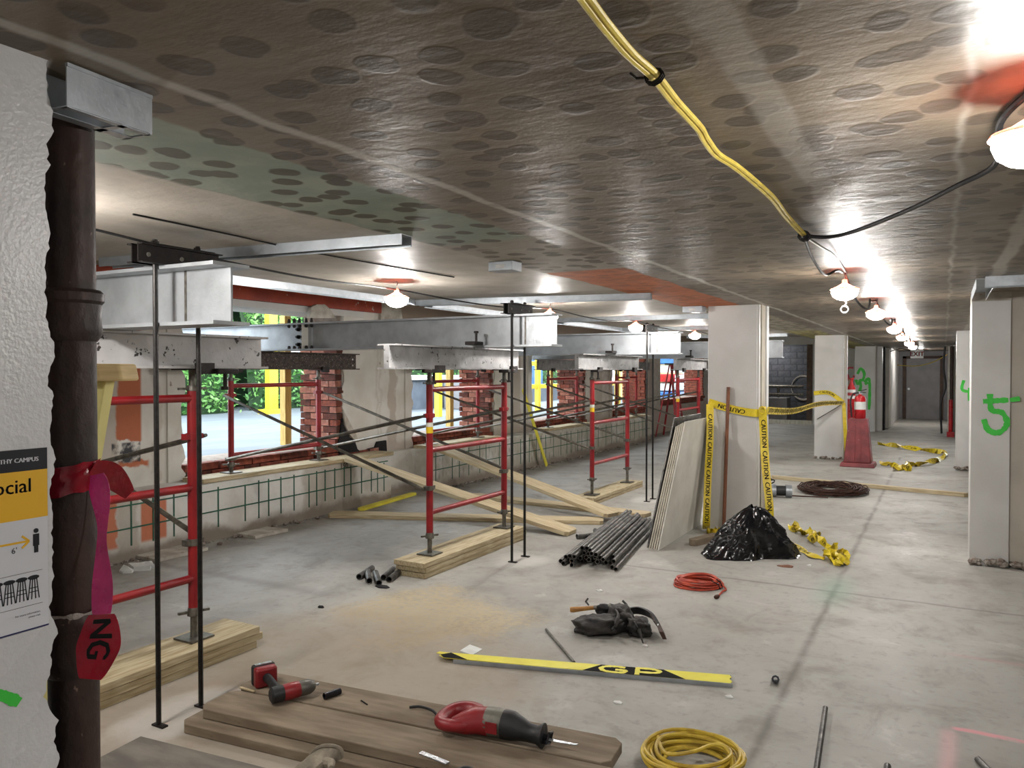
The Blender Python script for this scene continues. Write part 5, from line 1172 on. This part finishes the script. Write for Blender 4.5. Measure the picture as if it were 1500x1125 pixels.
MB().lathe([(.085, .801), (.09, .82), (.09, 1.12), (.075, 1.17), (.03, 1.19), (.025, 1.21)], (-1.22, 14.25, 0), 20).build('cylinder', 'extinguisher_red', fe)
MB().box((-1.245, 14.23, 1.2), (-1.195, 14.27, 1.25)).build('valve', 'bright_steel', fe); MB().bar((-1.24, 14.25, 1.25), (-1.12, 14.2, 1.29), .02, .012).bar((-1.24, 14.25, 1.24), (-1.13, 14.2, 1.235), .02, .012).build('lever', 'tool_black', fe)
MB().path(smooth_pts([(-1.24, 14.24, 1.23), (-1.32, 14.2, 1.21), (-1.36, 14.18, 1.1), (-1.35, 14.17, .95), (-1.34, 14.17, .82)]), .014, 8).build('hose', 'tool_black', fe)
MB().lathe([(.0905, .95), (.0905, 1.08)], (-1.22, 14.25, 0), 20).build('paper_label', 'paper', fe)
te = thing('safety_marker', 'tall slim red tube with white bands behind the extinguisher stand', 'marker', (-1.58, 16.6, 0))
MB().lathe([(.10, 0), (.10, .03), (.06, .05), (.075, .9), (.075, 1.26), (.03, 1.36), (.03, 1.42), (.045, 1.43), (.045, 1.46)], (-1.58, 16.6, 0), 18).build('tube', 'extinguisher_red', te)
for zz in (1.05, 1.17): MB().lathe([(.0762, zz), (.0762, zz+.06)], (-1.58, 16.6, 0), 18).build('band', 'paper', te)
# ladder near the last window
t = thing('step_ladder', 'red step ladder standing by the last window', 'ladder', (-5.5, 18.4, 0))
for yy in (18.15, 18.75):
    MB().bar((-5.55, yy, 0), (-5.75, (yy+18.45)/2, 1.75), .05, .03).build('front_rail', 'red_paint', t); MB().bar((-6.1, yy+.05, .0), (-5.8, (yy+18.5)/2, 1.75), .04, .03).build('rear_rail', 'red_paint', t)
for k in range(5): f_ = (k+1)/6.2; MB().bar((-5.55-.2*f_, 18.15+.15*f_, 1.75*f_), (-5.55-.2*f_, 18.75-.15*f_, 1.75*f_), .07, .02).build('step', 'red_paint', t)
MB().box((-5.9, 18.25, 1.74), (-5.65, 18.65, 1.78)).build('top_cap', 'tool_black', t)
# timber topped stand behind the pipe
tpt = CAM+ray(150, 545)*2.75
t = thing('work_stand', 'wood topped cream stand partly hidden behind the rusty pipe', 'stand', (tpt.x-.1, tpt.y, 0))
ex = V((RT.x, RT.y, 0)); ey = V((FW.x, FW.y, 0)).normalized(); oc2 = V((tpt.x, tpt.y, 0))-ex*.14
def zpx(v): return EYE-(v-543)/F*2.42
za, zb_ = zpx(558), zpx(533)
MB().prism([(-.16, -.10), (.18, -.10), (.23, -.055), (.23, .055), (.18, .10), (-.16, .10)], lambda a, b: oc2+ex*a+ey*b+V((0, 0, za)), lambda a, b: oc2+ex*(a-.01)+ey*b+V((0, 0, zb_))).build('wood_top', 'cream_wood', t, bev=.008)
MB().add([oc2+ex*a+ey*b+V((0, 0, z)) for z, w in ((za, .165), (zpx(690), .115), (0, .06)) for a, b in ((-w, -.03), (w, -.03), (w, .03), (-w, .03))], [(0, 1, 2, 3), (11, 10, 9, 8)]+[(i*4+j, i*4+(j+1) % 4, i*4+4+(j+1) % 4, i*4+4+j) for i in (0, 1) for j in range(4)]).build('tapered_leg', 'cream_yellow', t, bev=.004)
MB().prism([(-.25, -.16), (.16, -.16), (.16, .16), (-.25, .16)], lambda a, b: oc2+ex*a+ey*b, lambda a, b: oc2+ex*a+ey*b+V((0, 0, .02))).build('foot', 'cream_wood', t)

# ================================================================ TAPES
def ribbon(name, pts, w, mat_, parent, across=None, n=8, text=None, tsize=.8, gap=.32, tw=None, tname='printed_text', start=.1, tmat='print_black', flipt=False):
    P = smooth_pts(pts, n); N = len(P); A = []
    for i, p in enumerate(P):
        tt = (P[min(i+1, N-1)]-P[max(0, i-1)]).normalized(); u = V((0, 0, 1)) if across is None else V(across(i/(N-1)) if callable(across) else across)
        u = (u-tt*u.dot(tt)); u = u.normalized() if u.length > 1e-5 else tt.orthogonal().normalized(); A.append(u)
    W_ = lambda i: (w if tw is None else w*tw(i/(N-1)))
    m = MB(); nr = [(P[min(i+1, N-1)]-P[max(0, i-1)]).normalized().cross(A[i]) for i in range(N)]; e = .0006
    vs = []
    for i in range(N): vs += [P[i]+A[i]*W_(i)/2+nr[i]*e, P[i]-A[i]*W_(i)/2+nr[i]*e, P[i]-A[i]*W_(i)/2-nr[i]*e, P[i]+A[i]*W_(i)/2-nr[i]*e]
    fs = [(i*4+j, i*4+(j+1) % 4, i*4+4+(j+1) % 4, i*4+4+j) for i in range(N-1) for j in range(4)]+[(0, 1, 2, 3), (N*4-1, N*4-2, N*4-3, N*4-4)]
    m.add(vs, fs); m.build(name, mat_, parent)
    if text:
        cum = [0]
        for i in range(1, N): cum.append(cum[-1]+(P[i]-P[i-1]).length)
        def loc(s):
            s = max(0, min(cum[-1]-1e-6, s)); i = max(k for k in range(N) if cum[k] <= s); i = min(i, N-2); f = (s-cum[i])/max(1e-9, cum[i+1]-cum[i])
            return P[i].lerp(P[i+1], f), A[i].lerp(A[i+1], f), nr[i].lerp(nr[i+1], f), W_(i)*(1-f)+W_(i+1)*f
        m = MB(); vs2, fs2 = text2d(text); xs = [x for x, y in vs2]; hw = (max(xs)-min(xs))/2; sz = w*tsize; s = start+hw*sz
        while s+hw*sz < cum[-1]:
            for side in (-1, 1):
                vv = []
                for x, y in [(px_+bo_, py_) for bo_ in (-.035, .035) for px_, py_ in vs2]:
                    c, a, nn_, ww = loc(s+(x*sz if not flipt else -x*sz)*side); vv.append(c+a*(y*sz*ww/w*(-1 if flipt else 1))+nn_*(.0016*side))
                m.add(vv, fs2+[tuple(k_+len(vs2) for k_ in f_) for f_ in fs2])
            s += 2*hw*sz+gap*w
        if m.v: m.build(tname, tmat, parent, smooth=False)
ct = thing('caution_tape', 'yellow CAUTION tape wrapped round the white column and stretched to the next column', 'tape', (-1.8, 7.68, 0))
y_ = 7.69
def yp(u, v, y=y_): return Y(u, v, y)
f1 = [yp(1038, 589), yp(1060, 596), yp(1085, 602), yp(1107, 605), V((-1.50, 7.76, yp(1118, 604).z)), ]
ribbon('wrap', f1, .075, 'tape_yellow', ct, text='CAUTION', gap=.5, flipt=True)
e2 = V((-1.555, 15.02, Y(1231, 590, 15.02).z))
mid_ = [V((-1.50, 7.80, yp(1116, 602).z)), V((-1.51, 9.5, 1.135)), V((-1.53, 11.8, 1.13)), e2]
ribbon('stretched_run', mid_, .075, 'tape_yellow', ct, text='CAUTION', gap=.5, across=(.25, 0, 1), n=10)
ribbon('far_wrap', [V((-2.06, 15.04, 1.19)), V((-1.8, 15.035, 1.20)), V((-1.555, 15.025, e2.z))], .075, 'tape_yellow', ct, text='CAUTION', gap=.5)
ribbon('far_tail', [e2, e2+V((.02, -.02, -.3)), e2+V((.05, -.03, -.8)), e2+V((.10, -.05, -1.12)), V((-1.42, 14.93, .015))], .06, 'tape_yellow', ct, across=(1, 0, 0))
MB().tube(e2+V((-.03, -.01, -.03)), V((-2.0, 15.03, .72)), .008, 6).build('string', 'grey_steel', ct)
# hanging tails at the column
t2 = thing('caution_tape', 'yellow CAUTION tape hanging down the white column edge and trailing over the floor', 'tape', (-1.45, 7.7, 0))
tl = [yp(1117, 600, 7.70), yp(1119, 640, 7.70), yp(1122, 690, 7.66), yp(1127, 740, 7.60), Z(1129, 782, .06), Z(1142, 790, .02), Z(1158, 795, .015), Z(1175, 806, .012), Z(1192, 814, .02), Z(1208, 818, .012)]
ribbon('hanging_tail', tl, .075, 'tape_yellow', t2, across=lambda s: (1, .2, 0) if s < .55 else (.4, 1, .25), text='CAUTION', gap=.45, tw=lambda s: 1 if s < .5 else (.45+.5*abs(math.sin(s*23))), n=8)
kb = MB(); kk = yp(1117, 601, 7.72)
for s in range(3): kb.path([kk+V((.03*math.cos(a*.785), .012*s-.02, .035*math.sin(a*.785+s))) for a in range(8)], .008, 6, closed=True)
kb.build('knot', 'tape_yellow', t2)
def crumple(pts, w, seed, parent, name, n=7, h=.05):
    rnd = random.Random(seed); P = []
    for i, p in enumerate(pts):
        P.append(V(p)+V((rnd.gauss(0, .02), rnd.gauss(0, .02), .012+h*rnd.random())))
    ribbon(name, P, w, 'tape_yellow', parent, across=lambda s: (math.sin(s*37+seed), math.cos(s*31+seed), .9*math.sin(s*53+seed*2)), n=n, text='CAUTION', tsize=.5, gap=.5)
crumple([Z(u, v) for u, v in ((1208, 818), (1222, 822), (1235, 830), (1226, 826), (1213, 818), (1228, 816), (1240, 828), (1222, 822))], .07, 2, t2, 'crumpled_end', h=.06)
t4 = thing('caution_tape', 'crumpled roll of yellow CAUTION tape lying between bag and column marked 5', 'tape', (*Z(1190, 795).xy, 0))
crumple([Z(u, v) for u, v in ((1158, 777), (1163, 781), (1159, 776), (1168, 782), (1175, 784), (1182, 786), (1192, 789), (1200, 793), (1195, 790), (1190, 794), (1200, 800), (1212, 806), (1222, 812))], .075, 4, t4, 'crumpled_run', h=.07)
t3 = thing('caution_tape', 'yellow CAUTION tape hanging between the drywall sheets and the white column', 'tape', (-2.02, 7.6, 0))
ribbon('hanging_tail', [yp(1040, 592, 7.66), yp(1040, 640, 7.62), yp(1037, 700, 7.6), yp(1035, 760, 7.55), V((*Z(1034, 778).xy, .02))], .07, 'tape_yellow', t3, across=(1, .25, 0), text='CAUTION', gap=.4)
crumple([V((-2.0, 7.58, 0)), V((-1.94, 7.60, 0)), V((-1.86, 7.56, 0)), V((-1.8, 7.6, 0)), V((-1.88, 7.62, 0)), V((-1.96, 7.54, 0)), V((-1.78, 7.55, 0))], .07, 9, t3, 'crumpled_end', h=.06)
t5 = thing('caution_tape', 'crumpled yellow tape trailing on the floor past the extinguisher stand', 'tape', (*Z(1330, 680).xy, 0))
crumple([Z(u, v) for u, v in ((1290, 681), (1305, 684), (1318, 686), (1312, 690), (1325, 688), (1332, 690), (1328, 684), (1345, 683), (1362, 680), (1378, 674), (1385, 668), (1370, 664), (1345, 662), (1310, 655), (1285, 651))], .10, 6, t5, 'crumpled_run', n=5, h=.05)
# ---- red danger tape on the soil pipe
rt_ = thing('danger_tape', 'red and magenta danger tape tied round the rusty pipe with a long hanging tail', 'tape', (PX, PY, 0))
zt0 = pz_at(700)
def wrapf(u, v):
    a = u*2*math.pi; r = PR+.006+.006*noise.noise(V((math.cos(a)*3, math.sin(a)*3, v*5)))
    tilt = .012*math.cos(a-R(30)); return V((PX+r*math.cos(a), PY+r*math.sin(a), zt0-.036+.066*v+tilt+.006*noise.noise(V((a*2, v*2, 0)))))
m = MB(); m.grid(wrapf, 40, 8, True); m.build('wrap', 'tape_red', rt_)
kn0 = CAM+ray(140, 695)*2.04
kn1 = X(195, 722, -3.5)
kn1 = CAM+ray(192, 722)*2.12
ribbon('side_tail', [CAM+ray(u, v)*d_ for u, v, d_ in ((136, 684, 2.03), (148, 688, 2.05), (163, 696, 2.08), (177, 709, 2.12), (190, 724, 2.16))], .05, 'tape_red', rt_, across=lambda s: (RT.x*.45, RT.y*.45, 1), tw=lambda s: .55+.6*math.sin(math.pi*s), n=10)
tail = [CAM+ray(u, v)*2.03 for u, v in ((141, 695), (146, 720), (150, 760), (149, 800), (150, 850), (149, 900), (146, 935), (141, 960), (132, 995))]
ribbon('hanging_tail', tail[:6], .038, 'tape_magenta', rt_, across=(RT.x, RT.y, .0), tw=lambda s: .9+.35*math.sin(s*9), n=8)
ribbon('wide_end', tail[5:], .075, 'tape_red', rt_, across=(RT.x, RT.y, 0), tw=lambda s: .5+.8*math.sin(math.pi*min(1, .1+s*.85)), n=8, text='NG', tsize=.78, gap=.2, start=.012, flipt=False)
